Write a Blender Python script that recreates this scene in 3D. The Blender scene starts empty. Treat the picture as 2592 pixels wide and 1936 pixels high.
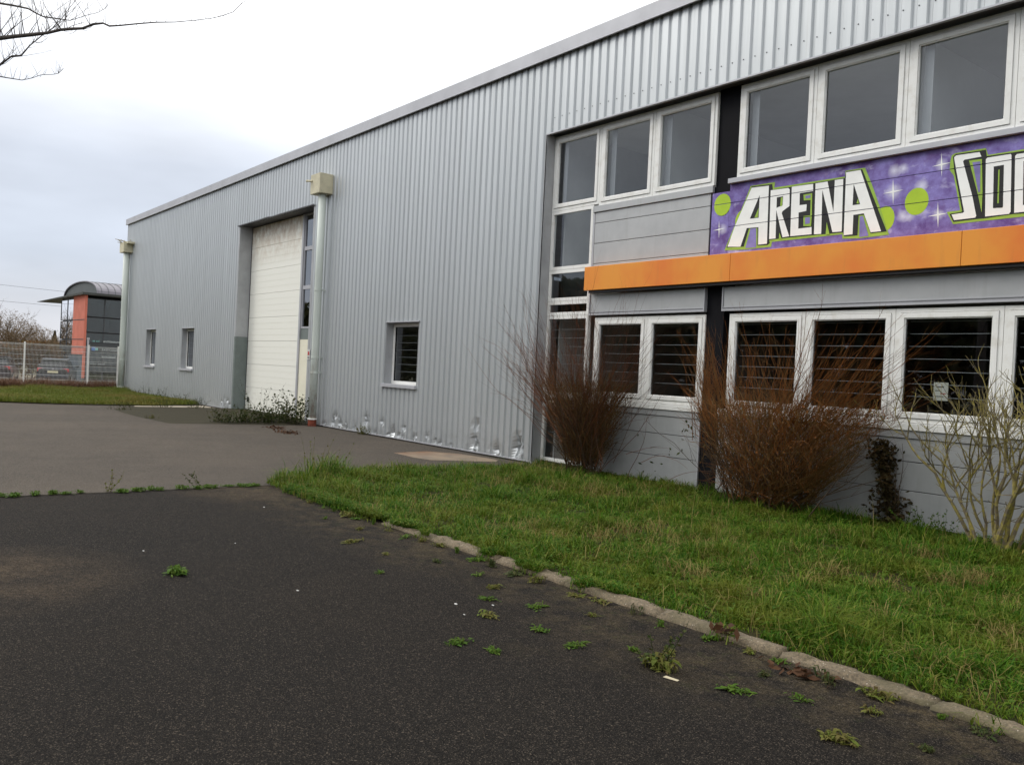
import bpy, bmesh, math, random
import numpy as np
from mathutils import Vector, Matrix
R = math.radians
SC = bpy.context.scene
COL = SC.collection
random.seed(7)
rng = np.random.default_rng(7)

# ------------------------------------------------------------------ camera, sky, sun, exposure
cam_d = bpy.data.cameras.new('camera')
cam = bpy.data.objects.new('camera', cam_d)
COL.objects.link(cam)
cam_d.sensor_width = 36.0
cam_d.lens = 30.556
cam_d.clip_start = 0.05
cam_d.clip_end = 2000
_rt = Vector((0.61448131, 0.78741697, 0.04885937))
_up = Vector((-0.03857658, -0.03186822, 0.99874735))
_fw = Vector((-0.78798767, 0.61559641, -0.01079343))
cam.matrix_world = Matrix(((_rt.x, _up.x, -_fw.x, 0.0), (_rt.y, _up.y, -_fw.y, -10.293),
                           (_rt.z, _up.z, -_fw.z, 1.62), (0, 0, 0, 1)))
SC.camera = cam

SUN_DIR = Vector((-0.62, -0.48, 0.62)).normalized()      # towards the bright part of the overcast
world = bpy.data.worlds.new('World')
SC.world = world
world.use_nodes = True
wn, wl = world.node_tree.nodes, world.node_tree.links
wn.clear()
w_out = wn.new('ShaderNodeOutputWorld')
w_bg = wn.new('ShaderNodeBackground')
w_sky = wn.new('ShaderNodeTexSky')
w_sky.sky_type = 'NISHITA'
w_sky.sun_disc = False
w_sky.sun_elevation = math.asin(SUN_DIR.z)
w_sky.sun_rotation = math.atan2(SUN_DIR.x, SUN_DIR.y)
w_skb = wn.new('ShaderNodeVectorMath'); w_skb.operation = 'SCALE'
w_skb.inputs['Scale'].default_value = 0.09
wl.new(w_sky.outputs[0], w_skb.inputs[0])
w_tc = wn.new('ShaderNodeTexCoord')
w_map = wn.new('ShaderNodeMapping')
w_map.inputs['Scale'].default_value = (1.0, 1.0, 3.2)
w_map.inputs['Location'].default_value = (3.1, 1.7, 0.35)
wl.new(w_tc.outputs['Generated'], w_map.inputs['Vector'])
w_noi = wn.new('ShaderNodeTexNoise')
w_noi.inputs['Scale'].default_value = 1.6
w_noi.inputs['Detail'].default_value = 5.0
w_noi.inputs['Roughness'].default_value = 0.5
wl.new(w_map.outputs[0], w_noi.inputs['Vector'])
w_sep = wn.new('ShaderNodeSeparateXYZ')
wl.new(w_tc.outputs['Generated'], w_sep.inputs[0])
# overcast cloud deck: brighter overhead than at the horizon
w_grad = wn.new('ShaderNodeValToRGB')
_e = w_grad.color_ramp.elements
_e[0].position = 0.0; _e[0].color = (0.52, 0.525, 0.56, 1)
_e[1].position = 0.62; _e[1].color = (1.56, 1.56, 1.56, 1)
for p, c in ((0.10, (0.45, 0.49, 0.565, 1)), (0.20, (0.50, 0.535, 0.605, 1)), (0.33, (0.92, 0.93, 0.95, 1))):
    x = w_grad.color_ramp.elements.new(p); x.color = c
wl.new(w_sep.outputs[2], w_grad.inputs[0])
w_cl = wn.new('ShaderNodeMapRange')
w_cl.inputs['From Min'].default_value = 0.33
w_cl.inputs['From Max'].default_value = 0.68
w_cl.inputs['To Min'].default_value = 0.74
w_cl.inputs['To Max'].default_value = 1.34
wl.new(w_noi.outputs['Fac'], w_cl.inputs['Value'])
w_mul = wn.new('ShaderNodeVectorMath'); w_mul.operation = 'SCALE'
wl.new(w_grad.outputs[0], w_mul.inputs[0])
wl.new(w_cl.outputs[0], w_mul.inputs['Scale'])
w_mix = wn.new('ShaderNodeMix'); w_mix.data_type = 'RGBA'
w_mix.inputs['Factor'].default_value = 0.93
wl.new(w_skb.outputs[0], w_mix.inputs['A'])
wl.new(w_mul.outputs[0], w_mix.inputs['B'])
wl.new(w_mix.outputs['Result'], w_bg.inputs['Color'])
w_bg.inputs['Strength'].default_value = 1.0
wl.new(w_bg.outputs[0], w_out.inputs['Surface'])

sun_d = bpy.data.lights.new('sun', 'SUN')
sun_d.energy = 0.9
sun_d.angle = R(25)
sun_d.color = (1.0, 0.96, 0.9)
sun = bpy.data.objects.new('sun', sun_d)
COL.objects.link(sun)
sun.rotation_euler = (-SUN_DIR).to_track_quat('-Z', 'Y').to_euler()

SC.view_settings.view_transform = 'Standard'
SC.view_settings.look = 'None'
SC.view_settings.exposure = 0.42
SC.view_settings.gamma = 1.0
SC.view_settings.use_curve_mapping = False

# ------------------------------------------------------------------ materials
def srgb(r, g, b):
    f = lambda c: (c / 255 / 12.92) if c <= 10 else ((c / 255 + 0.055) / 1.055) ** 2.4
    return (f(r), f(g), f(b))

class N:
    """a tiny node-tree writer"""
    def __init__(s, name):
        s.m = bpy.data.materials.new(name); s.m.use_nodes = True
        s.t = s.m.node_tree; s.n = s.t.nodes; s.l = s.t.links
        s.b = s.n['Principled BSDF']; s.out = s.n['Material Output']
        s.tc = s.n.new('ShaderNodeTexCoord').outputs['Object']
    def link(s, a, b): s.l.new(a, b)
    def vec(s, scale=(1, 1, 1), loc=(0, 0, 0)):
        q = s.n.new('ShaderNodeMapping'); q.inputs['Scale'].default_value = scale; q.inputs['Location'].default_value = loc
        s.link(s.tc, q.inputs['Vector']); return q.outputs[0]
    def noise(s, scale, detail=4, rough=0.55, v=None):
        q = s.n.new('ShaderNodeTexNoise'); q.inputs['Scale'].default_value = scale
        q.inputs['Detail'].default_value = detail; q.inputs['Roughness'].default_value = rough
        s.link(v or s.tc, q.inputs['Vector']); return q.outputs['Fac']
    def voro(s, scale, v=None, out='Distance'):
        q = s.n.new('ShaderNodeTexVoronoi'); q.inputs['Scale'].default_value = scale
        s.link(v or s.tc, q.inputs['Vector']); return q.outputs[out]
    def rng(s, x, a, b, c=0.0, d=1.0):
        q = s.n.new('ShaderNodeMapRange')
        for k, v in (('From Min', a), ('From Max', b), ('To Min', c), ('To Max', d)): q.inputs[k].default_value = v
        s.link(x, q.inputs['Value']); return q.outputs[0]
    def mix(s, f, a, b, mode='MIX'):
        q = s.n.new('ShaderNodeMix'); q.data_type = 'RGBA'; q.blend_type = mode
        for k, v in (('Factor', f), ('A', a), ('B', b)):
            i = q.inputs[k]
            if hasattr(v, 'is_linked') or hasattr(v, 'links'): s.link(v, i)
            elif k == 'Factor': i.default_value = v
            else: i.default_value = (*v[:3], 1)
        return q.outputs['Result']
    def math(s, op, a, b=None):
        q = s.n.new('ShaderNodeMath'); q.operation = op
        for i, v in enumerate((a, b)):
            if v is None: continue
            if hasattr(v, 'links'): s.link(v, q.inputs[i])
            else: q.inputs[i].default_value = v
        return q.outputs[0]
    def sep(s, v=None):
        q = s.n.new('ShaderNodeSeparateXYZ'); s.link(v or s.tc, q.inputs[0]); return q.outputs
    def col(s, c):
        i = s.b.inputs['Base Color']
        if hasattr(c, 'links'): s.link(c, i)
        else: i.default_value = (*c, 1)
    def rough(s, r):
        i = s.b.inputs['Roughness']
        if hasattr(r, 'links'): s.link(r, i)
        else: i.default_value = r
    def bump(s, h, strength=0.3, dist=0.01):
        q = s.n.new('ShaderNodeBump'); q.inputs['Strength'].default_value = strength; q.inputs['Distance'].default_value = dist
        s.link(h, q.inputs['Height']); s.link(q.outputs[0], s.b.inputs['Normal'])
    def set(s, **kw):
        for k, v in kw.items(): s.b.inputs[k.replace('_', ' ')].default_value = v
        return s

def simple(name, c, rough=0.6, metal=0.0, var=0.15, scale=4.0, bump=0.0, bscale=60.0, spec=0.4, stretch=(1, 1, 1), c2=None, lo=0.35, hi=0.7):
    w = N(name)
    c2 = c2 or tuple(x * (1 - var * 1.6) for x in c)
    f = w.rng(w.noise(scale, 5, 0.6, w.vec(stretch)), lo, hi)
    w.col(w.mix(f, tuple(x * (1 + var * 0.4) for x in c), c2))
    w.rough(rough); w.set(Metallic=metal); w.b.inputs['Specular IOR Level'].default_value = spec
    if bump: w.bump(w.noise(bscale, 4), bump, 0.004)
    return w.m

M = {}
# silver-lacquered corrugated steel
w = N('silver_cladding')
st = w.noise(2.6, 5, 0.6, w.vec((3.0, 3.0, 0.12)))
bl = w.noise(0.35, 3, 0.5)
c = w.mix(w.rng(st, 0.3, 0.72), (0.545, 0.57, 0.578), (0.435, 0.46, 0.47))
c = w.mix(w.rng(bl, 0.35, 0.7, 0, 0.35), c, (0.525, 0.545, 0.56))
sp = w.voro(3.2, w.vec((1, 1, 0.4)))
sn = w.n.new('ShaderNodeTexWhiteNoise'); sn.noise_dimensions = '1D'
w.link(w.math('FLOOR', w.math('ADD', w.sep()[0], 0.35)), sn.inputs['W'])       # each metre-wide sheet has aged a little differently
c = w.mix(w.rng(sn.outputs['Value'], 0, 1, 0, 0.22), c, (0.40, 0.42, 0.43))
fall = w.noise(5.0, 5, 0.7, w.vec((2.2, 2.2, 0.05), (2, 0, 7)))
c = w.mix(w.rng(fall, 0.56, 0.75, 0, 0.4), c, (0.36, 0.36, 0.35))
grime = w.math('MULTIPLY', w.rng(w.sep()[2], 0.0, 0.55, 1, 0), w.rng(w.noise(6, 5), 0.42, 0.68))
c = w.mix(w.math('MULTIPLY', grime, 0.45), c, (0.25, 0.25, 0.24))
w.col(c); w.set(Metallic=0.52); w.rough(w.rng(st, 0.2, 0.8, 0.36, 0.48))
w.bump(w.noise(7, 3, 0.5, w.vec((1, 1, 0.25))), 0.10, 0.01)
M['clad'] = w.m
M['trim'] = simple('grey_trim_metal', (0.44, 0.445, 0.47), 0.5, 0.25, 0.08, 1.5)
M['trim_dark'] = simple('dark_trim_metal', (0.07, 0.07, 0.075), 0.5, 0.2, 0.15, 3)
M['jamb'] = simple('grey_jamb_sheet', (0.40, 0.41, 0.42), 0.5, 0.25, 0.12, 2.0)
M['jamb_paint'] = simple('green_grey_paint', (0.17, 0.20, 0.19), 0.6, 0.1, 0.12, 2.5)
M['plinth'] = simple('dark_concrete_plinth', (0.12, 0.115, 0.10), 0.85, 0, 0.3, 5, 0.5, 30)  # dark concrete tone, blotched by noise
M['roof'] = simple('roof_membrane', (0.30, 0.30, 0.31), 0.8, 0, 0.15, 1)
# grey spandrel planks
w = N('grey_spandrel_sheet')
st = w.noise(3.0, 5, 0.6, w.vec((1.2, 1, 1.0)))
dr = w.noise(9.0, 4, 0.6, w.vec((1.0, 1, 0.08)))
c = w.mix(w.rng(st, 0.3, 0.7), (0.43, 0.44, 0.445), (0.375, 0.385, 0.392))
c = w.mix(w.rng(dr, 0.55, 0.8, 0, 0.25), c, (0.22, 0.21, 0.19))
w.col(c); w.set(Metallic=0.25); w.rough(0.5)
M['grey'] = w.m
M['black'] = simple('black_column_sheet', (0.006, 0.006, 0.008), 0.7, 0, 0.2, 3, spec=0.12)
# white window plastic, weathered
w = N('white_window_plastic')
d1 = w.rng(w.noise(6, 6, 0.65), 0.5, 0.78)
c = w.mix(w.math('MULTIPLY', d1, 0.5), (0.80, 0.80, 0.77), (0.48, 0.44, 0.35))
w.col(c); w.rough(0.38)
M['pvc'] = w.m
w = N('orange_fascia_sheet')
n1 = w.rng(w.noise(0.9, 4, 0.55), 0.42, 0.68)
c = w.mix(n1, (0.76, 0.29, 0.030), (0.72, 0.17, 0.020))
dr = w.rng(w.noise(8, 4, 0.6, w.vec((1.2, 1, 0.15))), 0.56, 0.8, 0, 0.35)
c = w.mix(dr, c, (0.42, 0.16, 0.04))
w.col(c); w.rough(0.42)
M['orange'] = w.m
# glass: thin double glazing, sees into the rooms
def glass(name, tint, gain):
    w = N(name)
    w.n.remove(w.b)
    tr = w.n.new('ShaderNodeBsdfTransparent'); tr.inputs[0].default_value = (*tint, 1)
    gl = w.n.new('ShaderNodeBsdfGlossy'); gl.inputs['Roughness'].default_value = 0.012
    gl.inputs['Color'].default_value = (0.92, 0.95, 1.0, 1)
    ge = w.n.new('ShaderNodeNewGeometry')                       # thin-sheet (Schlick) reflectance, same from both sides
    dt = w.n.new('ShaderNodeVectorMath'); dt.operation = 'DOT_PRODUCT'
    w.link(ge.outputs['Normal'], dt.inputs[0]); w.link(ge.outputs['Incoming'], dt.inputs[1])
    one = w.math('SUBTRACT', 1.0, w.math('ABSOLUTE', dt.outputs['Value']))
    sch = w.math('ADD', 0.04, w.math('MULTIPLY', w.math('POWER', one, 5.0), 0.96))
    bp = w.n.new('ShaderNodeBump'); bp.inputs['Strength'].default_value = 0.03; bp.inputs['Distance'].default_value = 0.02
    w.link(w.noise(1.1, 1, 0.4), bp.inputs['Height'])
    w.link(bp.outputs[0], gl.inputs['Normal'])
    f = w.math('MINIMUM', w.math('MULTIPLY', sch, gain), 0.95)
    mx = w.n.new('ShaderNodeMixShader')
    w.link(f, mx.inputs[0]); w.link(tr.outputs[0], mx.inputs[1]); w.link(gl.outputs[0], mx.inputs[2])
    w.link(mx.outputs[0], w.out.inputs['Surface'])
    return w.m
M['glass'] = glass('double_glazing', (0.86, 0.89, 0.90), 2.5)
M['glass_dark'] = glass('tinted_glazing', (0.16, 0.18, 0.19), 2.6)
M['bar'] = simple('pale_security_bar', (0.30, 0.32, 0.33), 0.5, 0.3, 0.1, 5)
M['room'] = simple('room_plaster', (0.62, 0.62, 0.60), 0.9, 0, 0.1, 1)
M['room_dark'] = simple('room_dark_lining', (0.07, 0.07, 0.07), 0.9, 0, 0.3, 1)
M['floor_in'] = simple('room_floor', (0.16, 0.14, 0.12), 0.7, 0, 0.2, 2)
M['partition'] = simple('white_partition', (0.86, 0.87, 0.85), 0.9, 0, 0.05, 1)
# cream sectional door
w = N('cream_door_paint')
z = w.sep()[2]
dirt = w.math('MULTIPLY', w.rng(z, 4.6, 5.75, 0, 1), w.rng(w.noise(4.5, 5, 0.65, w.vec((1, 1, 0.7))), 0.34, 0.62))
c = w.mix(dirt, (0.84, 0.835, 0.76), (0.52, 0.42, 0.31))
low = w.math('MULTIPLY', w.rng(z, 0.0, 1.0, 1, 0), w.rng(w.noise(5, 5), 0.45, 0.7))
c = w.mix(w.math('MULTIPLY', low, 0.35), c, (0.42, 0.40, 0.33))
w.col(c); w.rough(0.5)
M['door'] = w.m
M['cream'] = simple('cream_panel', (0.80, 0.77, 0.62), 0.5, 0, 0.05, 2)
# downpipe, rust spreading over its foot
w = N('pale_green_pipe')
z = w.sep()[2]
ru = w.math('MULTIPLY', w.rng(z, 0.2, 2.1, 1, 0), w.rng(w.noise(7, 6, 0.65, w.vec((1, 1, 0.35))), 0.48, 0.60))
g = w.rng(w.noise(3, 4, 0.6, w.vec((1, 1, 0.2))), 0.35, 0.7)
c = w.mix(g, (0.56, 0.60, 0.55), (0.46, 0.51, 0.47))
c = w.mix(w.math('MULTIPLY', ru, 0.7), c, (0.20, 0.09, 0.045))
w.col(c); w.rough(0.55)
M['pipe'] = w.m
M['hopper'] = simple('beige_hopper', (0.56, 0.52, 0.37), 0.6, 0, 0.14, 4)
M['rust'] = simple('red_iron_shoe', (0.23, 0.055, 0.028), 0.8, 0, 0.35, 8, 0.4, 40)
M['wood_debris'] = simple('dry_debris', (0.40, 0.35, 0.24), 0.9, 0, 0.3, 6)
# grounds
def asphalt(name, c0, c1, stain, speck, sp_amt, rough=0.88, grain=1.0, extra=None):
    w = N(name)
    big = w.noise(0.22, 5, 0.6)
    mid = w.noise(1.7, 6, 0.7)
    fine = w.noise(85, 4, 0.85)
    med = w.noise(21, 5, 0.8)
    c = w.mix(w.rng(mid, 0.3, 0.72), c0, c1)
    c = w.mix(w.rng(big, 0.47, 0.72, 0, 0.75), c, stain)
    drag = w.noise(1.1, 5, 0.65, w.vec((1.6, 0.35, 1)))
    c = w.mix(w.rng(drag, 0.52, 0.72, 0, 0.4), c, tuple(x * 0.6 for x in c1))
    if extra: c = extra(w, c)
    c = w.mix(w.rng(med, 0.42, 0.60, 0.0, 0.55 * grain), c, tuple(x * 0.45 for x in c0))
    c = w.mix(w.rng(fine, 0.44, 0.58, 0.0, 0.85 * grain), c, tuple(x * 0.22 for x in c0))
    for sc, cut, amt in ((170, 0.30, 0.8), (95, 0.50, 1.0), (55, 0.84, 1.0)):
        v1 = w.voro(sc); pick = w.voro(sc, None, 'Color')
        stone = w.math('MULTIPLY', w.rng(v1, 0.22, 0.40, 1, 0), w.rng(w.sep(pick)[0], cut, min(1, cut + 0.3), 0, 1))
        c = w.mix(w.math('MULTIPLY', stone, min(1.0, sp_amt * amt)), c, tuple(min(1, x * amt) for x in speck))
    w.col(c); w.rough(rough); w.b.inputs['Specular IOR Level'].default_value = 0.10
    h = w.math('ADD', w.math('MULTIPLY', w.voro(95), 0.7), w.math('MULTIPLY', fine, 0.8))
    w.bump(h, 0.9, 0.010)
    return w.m
def kerb_dirt(w, c):
    """soil and moss washed along the kerb, and a sandy worn patch at the left of the car park"""
    p = w.sep()
    band = w.rng(w.math('ADD', p[1], w.rng(w.noise(0.8, 3), 0.3, 0.7, -0.45, 0.45)), -6.75, -5.75, 0, 1)
    f = w.math('MULTIPLY', band, w.rng(w.noise(5.5, 6, 0.7), 0.40, 0.62))
    c = w.mix(w.math('MULTIPLY', f, 0.85), c, (0.100, 0.076, 0.042))
    g = w.math('MULTIPLY', band, w.rng(w.noise(9, 5, 0.7, w.vec((1, 1, 1), (3, 8, 0))), 0.56, 0.68))
    c = w.mix(w.math('MULTIPLY', g, 0.7), c, (0.050, 0.060, 0.018))
    for cx, cy, r, am in ((-7.3, -9.45, 1.25, 1.0), (-10.7, -6.1, 1.0, 0.7)):
        dx = w.math('SUBTRACT', p[0], cx); dy = w.math('SUBTRACT', p[1], cy)
        dd = w.math('SQRT', w.math('ADD', w.math('MULTIPLY', dx, dx), w.math('MULTIPLY', dy, dy)))
        f = w.math('MULTIPLY', w.rng(dd, 0.2, r, 1, 0), w.rng(w.noise(2.6, 6, 0.7), 0.32, 0.62))
        c = w.mix(w.math('MULTIPLY', f, am), c, (0.125, 0.090, 0.056))
    return c
M['asph_new'] = asphalt('dark_asphalt', (0.0180, 0.0154, 0.0130), (0.0132, 0.0118, 0.0104), (0.027, 0.0205, 0.0142), (0.098, 0.080, 0.061), 0.85, extra=kerb_dirt)
M['asph_old'] = asphalt('worn_asphalt', (0.116, 0.099, 0.081), (0.082, 0.071, 0.060), (0.148, 0.122, 0.096), (0.25, 0.215, 0.178), 0.65, grain=0.9)
M['ramp'] = asphalt('mossy_ramp_asphalt', (0.060, 0.053, 0.033), (0.047, 0.043, 0.026), (0.072, 0.060, 0.037), (0.125, 0.11, 0.08), 0.5, grain=0.8)
M['concrete'] = simple('weathered_concrete', (0.30, 0.26, 0.20), 0.9, 0, 0.22, 3, 0.4, 40)
w = N('rust_stained_concrete')
x = w.sep()
f = w.math('MULTIPLY', w.rng(x[0], -14.9, -14.0, 1, 0), w.rng(w.noise(3, 5), 0.3, 0.6))
w.col(w.mix(f, w.mix(w.rng(w.noise(3, 5), .3, .7), (0.23, 0.17, 0.11), (0.145, 0.115, 0.085)), (0.15, 0.065, 0.025))); w.rough(0.9)
M['patch'] = w.m
w = N('kerb_concrete')
n1 = w.rng(w.noise(3.5, 5, 0.6), 0.3, 0.7)
c = w.mix(n1, (0.225, 0.172, 0.110), (0.135, 0.105, 0.066))
c = w.mix(w.rng(w.noise(55, 4, 0.75), 0.40, 0.62, 0, 0.85), c, (0.065, 0.052, 0.034))
v1 = w.voro(75); pk = w.voro(75, None, 'Color')
c = w.mix(w.math('MULTIPLY', w.rng(v1, 0.2, 0.36, 1, 0), w.rng(w.sep(pk)[0], 0.75, 0.95, 0, 0.8)), c, (0.42, 0.37, 0.29))
c = w.mix(w.rng(w.noise(2.2, 5, 0.65), 0.47, 0.66, 0, 0.75), c, (0.075, 0.066, 0.03))
w.col(c); w.rough(0.92); w.bump(w.noise(45, 5, 0.7), 0.8, 0.012)
M['kerb'] = w.m
M['soil'] = simple('verge_soil', (0.030, 0.024, 0.012), 0.95, 0, 0.3, 6, 0.6, 30, spec=0.05, c2=(0.020, 0.028, 0.008))
M['field'] = simple('far_ground', (0.15, 0.135, 0.08), 0.95, 0, 0.3, 0.4, c2=(0.07, 0.075, 0.03))
M['lot'] = simple('beige_gravel_lot', (0.24, 0.20, 0.14), 0.95, 0, 0.2, 0.8, 0.4, 30, c2=(0.15, 0.135, 0.09))
M['strip_soil'] = simple('strip_soil', (0.06, 0.055, 0.02), 0.95, 0, 0.3, 2, c2=(0.05, 0.065, 0.016))

def blade_mat(name, cols, rough=0.6, patch=None, pscale=0.9):
    """leaf material: each blade its own tone, patches of another tone over the sward"""
    w = N(name)
    g = w.n.new('ShaderNodeNewGeometry')
    rp = w.n.new('ShaderNodeValToRGB')
    els = rp.color_ramp.elements
    for i, cc in enumerate(cols):
        p = i / (len(cols) - 1)
        if i == 0: els[0].position = 0; els[0].color = (*cc, 1)
        elif i == len(cols) - 1: els[len(els) - 1].color = (*cc, 1)
        else:
            e = els.new(p); e.color = (*cc, 1)
    w.link(g.outputs['Random Per Island'], rp.inputs[0])
    c = rp.outputs[0]
    if patch: c = w.mix(w.rng(w.noise(pscale, 4, 0.6), 0.47, 0.66, 0, 0.75), c, patch)
    w.col(c); w.rough(rough); w.b.inputs['Specular IOR Level'].default_value = 0.12
    df = w.n.new('ShaderNodeBsdfTranslucent'); w.link(c, df.inputs[0])
    mx = w.n.new('ShaderNodeMixShader'); mx.inputs[0].default_value = 0.28
    w.link(w.b.outputs[0], mx.inputs[1]); w.link(df.outputs[0], mx.inputs[2]); w.link(mx.outputs[0], w.out.inputs['Surface'])
    return w.m
M['grass'] = blade_mat('verge_grass', [(0.016, 0.060, 0.003), (0.060, 0.150, 0.006), (0.028, 0.090, 0.005), (0.105, 0.185, 0.010), (0.20, 0.195, 0.04), (0.042, 0.120, 0.006), (0.018, 0.068, 0.003)], patch=(0.120, 0.130, 0.014), pscale=1.3)
M['straw'] = blade_mat('dry_straw', [(0.20, 0.16, 0.05), (0.28, 0.22, 0.085), (0.16, 0.11, 0.035)])
M['grass_far'] = blade_mat('far_grass', [(0.085, 0.125, 0.014), (0.11, 0.145, 0.018), (0.155, 0.145, 0.03), (0.075, 0.12, 0.014)], patch=(0.19, 0.145, 0.042), pscale=0.35)
M['dead'] = blade_mat('dead_brown_plants', [(0.12, 0.06, 0.038), (0.17, 0.095, 0.055), (0.09, 0.05, 0.034)])
M['weed'] = blade_mat('weed_leaf', [(0.042, 0.095, 0.009), (0.066, 0.125, 0.011), (0.085, 0.115, 0.017)])
M['weed_y'] = blade_mat('yellowing_weed_leaf', [(0.09, 0.12, 0.018), (0.13, 0.125, 0.028), (0.085, 0.062, 0.022)])
M['weed_d'] = blade_mat('dark_weed_leaf', [(0.028, 0.045, 0.012), (0.048, 0.064, 0.016), (0.08, 0.07, 0.025)])
M['brownleaf'] = blade_mat('brown_leaf', [(0.06, 0.028, 0.015), (0.10, 0.05, 0.025), (0.045, 0.025, 0.018)])
M['ivy'] = blade_mat('ivy_leaf', [(0.04, 0.028, 0.013), (0.065, 0.045, 0.02), (0.035, 0.035, 0.014)])
M['stem'] = simple('brown_stem', (0.075, 0.048, 0.027), 0.85, 0, 0.3, 12)
M['stem_red'] = blade_mat('red_brown_twig', [(0.16, 0.066, 0.034), (0.24, 0.095, 0.044), (0.12, 0.066, 0.044), (0.085, 0.05, 0.032)])
M['stem_orange'] = blade_mat('orange_brown_twig', [(0.22, 0.085, 0.024), (0.28, 0.105, 0.027), (0.16, 0.074, 0.028), (0.24, 0.15, 0.06)])
M['stem_olive'] = blade_mat('olive_brown_twig', [(0.145, 0.085, 0.032), (0.20, 0.12, 0.042), (0.10, 0.06, 0.026)])
w = N('lichen_bark')
f = w.rng(w.noise(16, 5, 0.65), 0.43, 0.60)
w.col(w.mix(f, (0.135, 0.11, 0.072), (0.27, 0.225, 0.045))); w.rough(0.9); w.bump(w.noise(60, 3), 0.5, 0.004)
M['lichen'] = w.m
M['bark'] = simple('grey_bark', (0.10, 0.085, 0.075), 0.9, 0, 0.25, 14)
M['white_post'] = simple('white_post_paint', (0.78, 0.78, 0.74), 0.5, 0, 0.08, 3)
M['wire'] = simple('white_fence_wire', (0.66, 0.67, 0.64), 0.5, 0.1, 0.08, 3)
M['litter'] = simple('white_litter', (0.55, 0.55, 0.53), 0.7, 0, 0.08, 20)
M['paper'] = simple('paper_sheet', (0.55, 0.55, 0.48), 0.8, 0, 0.05, 8)
M['ink'] = simple('grey_ink', (0.12, 0.12, 0.12), 0.8, 0, 0.1, 8)
M['red_ink'] = simple('red_ink', (0.45, 0.05, 0.04), 0.6, 0, 0.1, 8)
# mural paints
w = N('mural_purple_paint')
n1 = w.rng(w.noise(3.4, 6, 0.7), 0.36, 0.64)
n2 = w.rng(w.noise(5.5, 5, 0.6, w.vec((0.7, 1, 1.3), (4, 0, 2))), 0.56, 0.74)
c = w.mix(n1, (0.095, 0.042, 0.225), (0.25, 0.21, 0.54))
c = w.mix(w.math('MULTIPLY', n2, 0.8), c, (0.58, 0.56, 0.78))
n3 = w.rng(w.noise(3.6, 4, 0.6, w.vec((1, 1, 1), (9, 3, 5))), 0.55, 0.7)
c = w.mix(w.math('MULTIPLY', n3, 0.6), c, (0.12, 0.035, 0.19))
for (sx, sz, r) in ((-5.198, 4.394, .085), (-5.796, 4.145, .12), (-5.21, 3.788, .08), (-8.464, 3.941, .09), (-5.794, 4.409, .10), (-5.68, 4.42, .08), (-5.437, 4.169, .10), (-5.652, 3.822, .09), (-5.56, 3.81, .07)):
    p = w.sep()
    dx = w.math('SUBTRACT', p[0], sx); dz = w.math('SUBTRACT', p[2], sz)
    dd = w.math('SQRT', w.math('ADD', w.math('MULTIPLY', dx, dx), w.math('MULTIPLY', dz, dz)))
    wob = w.math('ADD', dd, w.rng(w.noise(14, 3), 0, 1, -0.03, 0.03))
    c = w.mix(w.rng(wob, 0.0, r, 0.85, 0.0), c, (0.72, 0.72, 0.85))
w.col(c); w.rough(0.6)
M['purple'] = w.m
M['lilac'] = simple('mural_lilac_paint', (0.24, 0.21, 0.50), 0.6, 0, 0.2, 6)
M['lime'] = simple('mural_lime_paint', (0.40, 0.58, 0.025), 0.6, 0, 0.06, 6)
M['lime2'] = simple('mural_green_border_paint', (0.30, 0.47, 0.06), 0.6, 0, 0.1, 6)
M['mwhite'] = simple('mural_white_paint', (0.88, 0.89, 0.86), 0.6, 0, 0.04, 6)
M['mblack'] = simple('mural_black_paint', (0.010, 0.011, 0.011), 0.6, 0, 0.1, 6)
# office, cars
M['salmon'] = simple('salmon_render', (0.52, 0.155, 0.105), 0.8, 0, 0.1, 1.2)
M['off_dark'] = simple('dark_office_metal', (0.06, 0.065, 0.07), 0.5, 0.2, 0.1, 1)
M['off_grey'] = simple('office_grey_sheet', (0.085, 0.095, 0.095), 0.6, 0.1, 0.1, 1)
M['zinc'] = simple('zinc_roof_sheet', (0.19, 0.18, 0.20), 0.5, 0.3, 0.1, 1)
M['off_glass'] = glass('office_glazing', (0.35, 0.42, 0.42), 3.6)
M['sign_white'] = simple('sign_white_print', (0.55, 0.60, 0.60), 0.6, 0, 0.05, 4)
M['sign_teal'] = simple('sign_teal_print', (0.22, 0.5, 0.47), 0.6, 0, 0.05, 4)
M['sign_blue'] = simple('sign_blue_print', (0.10, 0.22, 0.55), 0.6, 0, 0.05, 4)
M['cab'] = simple('blue_grey_cabinet', (0.12, 0.145, 0.17), 0.6, 0, 0.08, 2)
w = N('dark_car_paint'); w.col((0.030, 0.032, 0.042)); w.rough(0.28); w.set(Metallic=0.35); w.b.inputs['Coat Weight'].default_value = 0.6; M['car'] = w.m
w = N('maroon_car_paint'); w.col((0.030, 0.018, 0.026)); w.rough(0.3); w.set(Metallic=0.3); w.b.inputs['Coat Weight'].default_value = 0.6; M['car2'] = w.m
w = N('sky_reflection_roof_paint'); w.col((0.42, 0.44, 0.48)); w.rough(0.3); w.set(Metallic=0.5); M['car_roof'] = w.m  # roof of the dark hatchback coloured pale to imitate reflected sky
M['tyre'] = simple('tyre_rubber', (0.015, 0.015, 0.015), 0.9, 0, 0.1, 5)
M['rim'] = simple('alloy_rim', (0.4, 0.4, 0.42), 0.35, 0.8, 0.05, 5)
M['tail'] = simple('red_tail_lens', (0.42, 0.02, 0.02), 0.25, 0, 0.1, 5)
M['plate'] = simple('number_plate', (0.62, 0.58, 0.40), 0.5, 0, 0.05, 5)
M['black_plastic'] = simple('black_plastic', (0.02, 0.02, 0.02), 0.6, 0, 0.1, 5)
M['hedge'] = blade_mat('hedge_leaf', [(0.035, 0.04, 0.018), (0.055, 0.06, 0.022), (0.075, 0.06, 0.03)])
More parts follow.
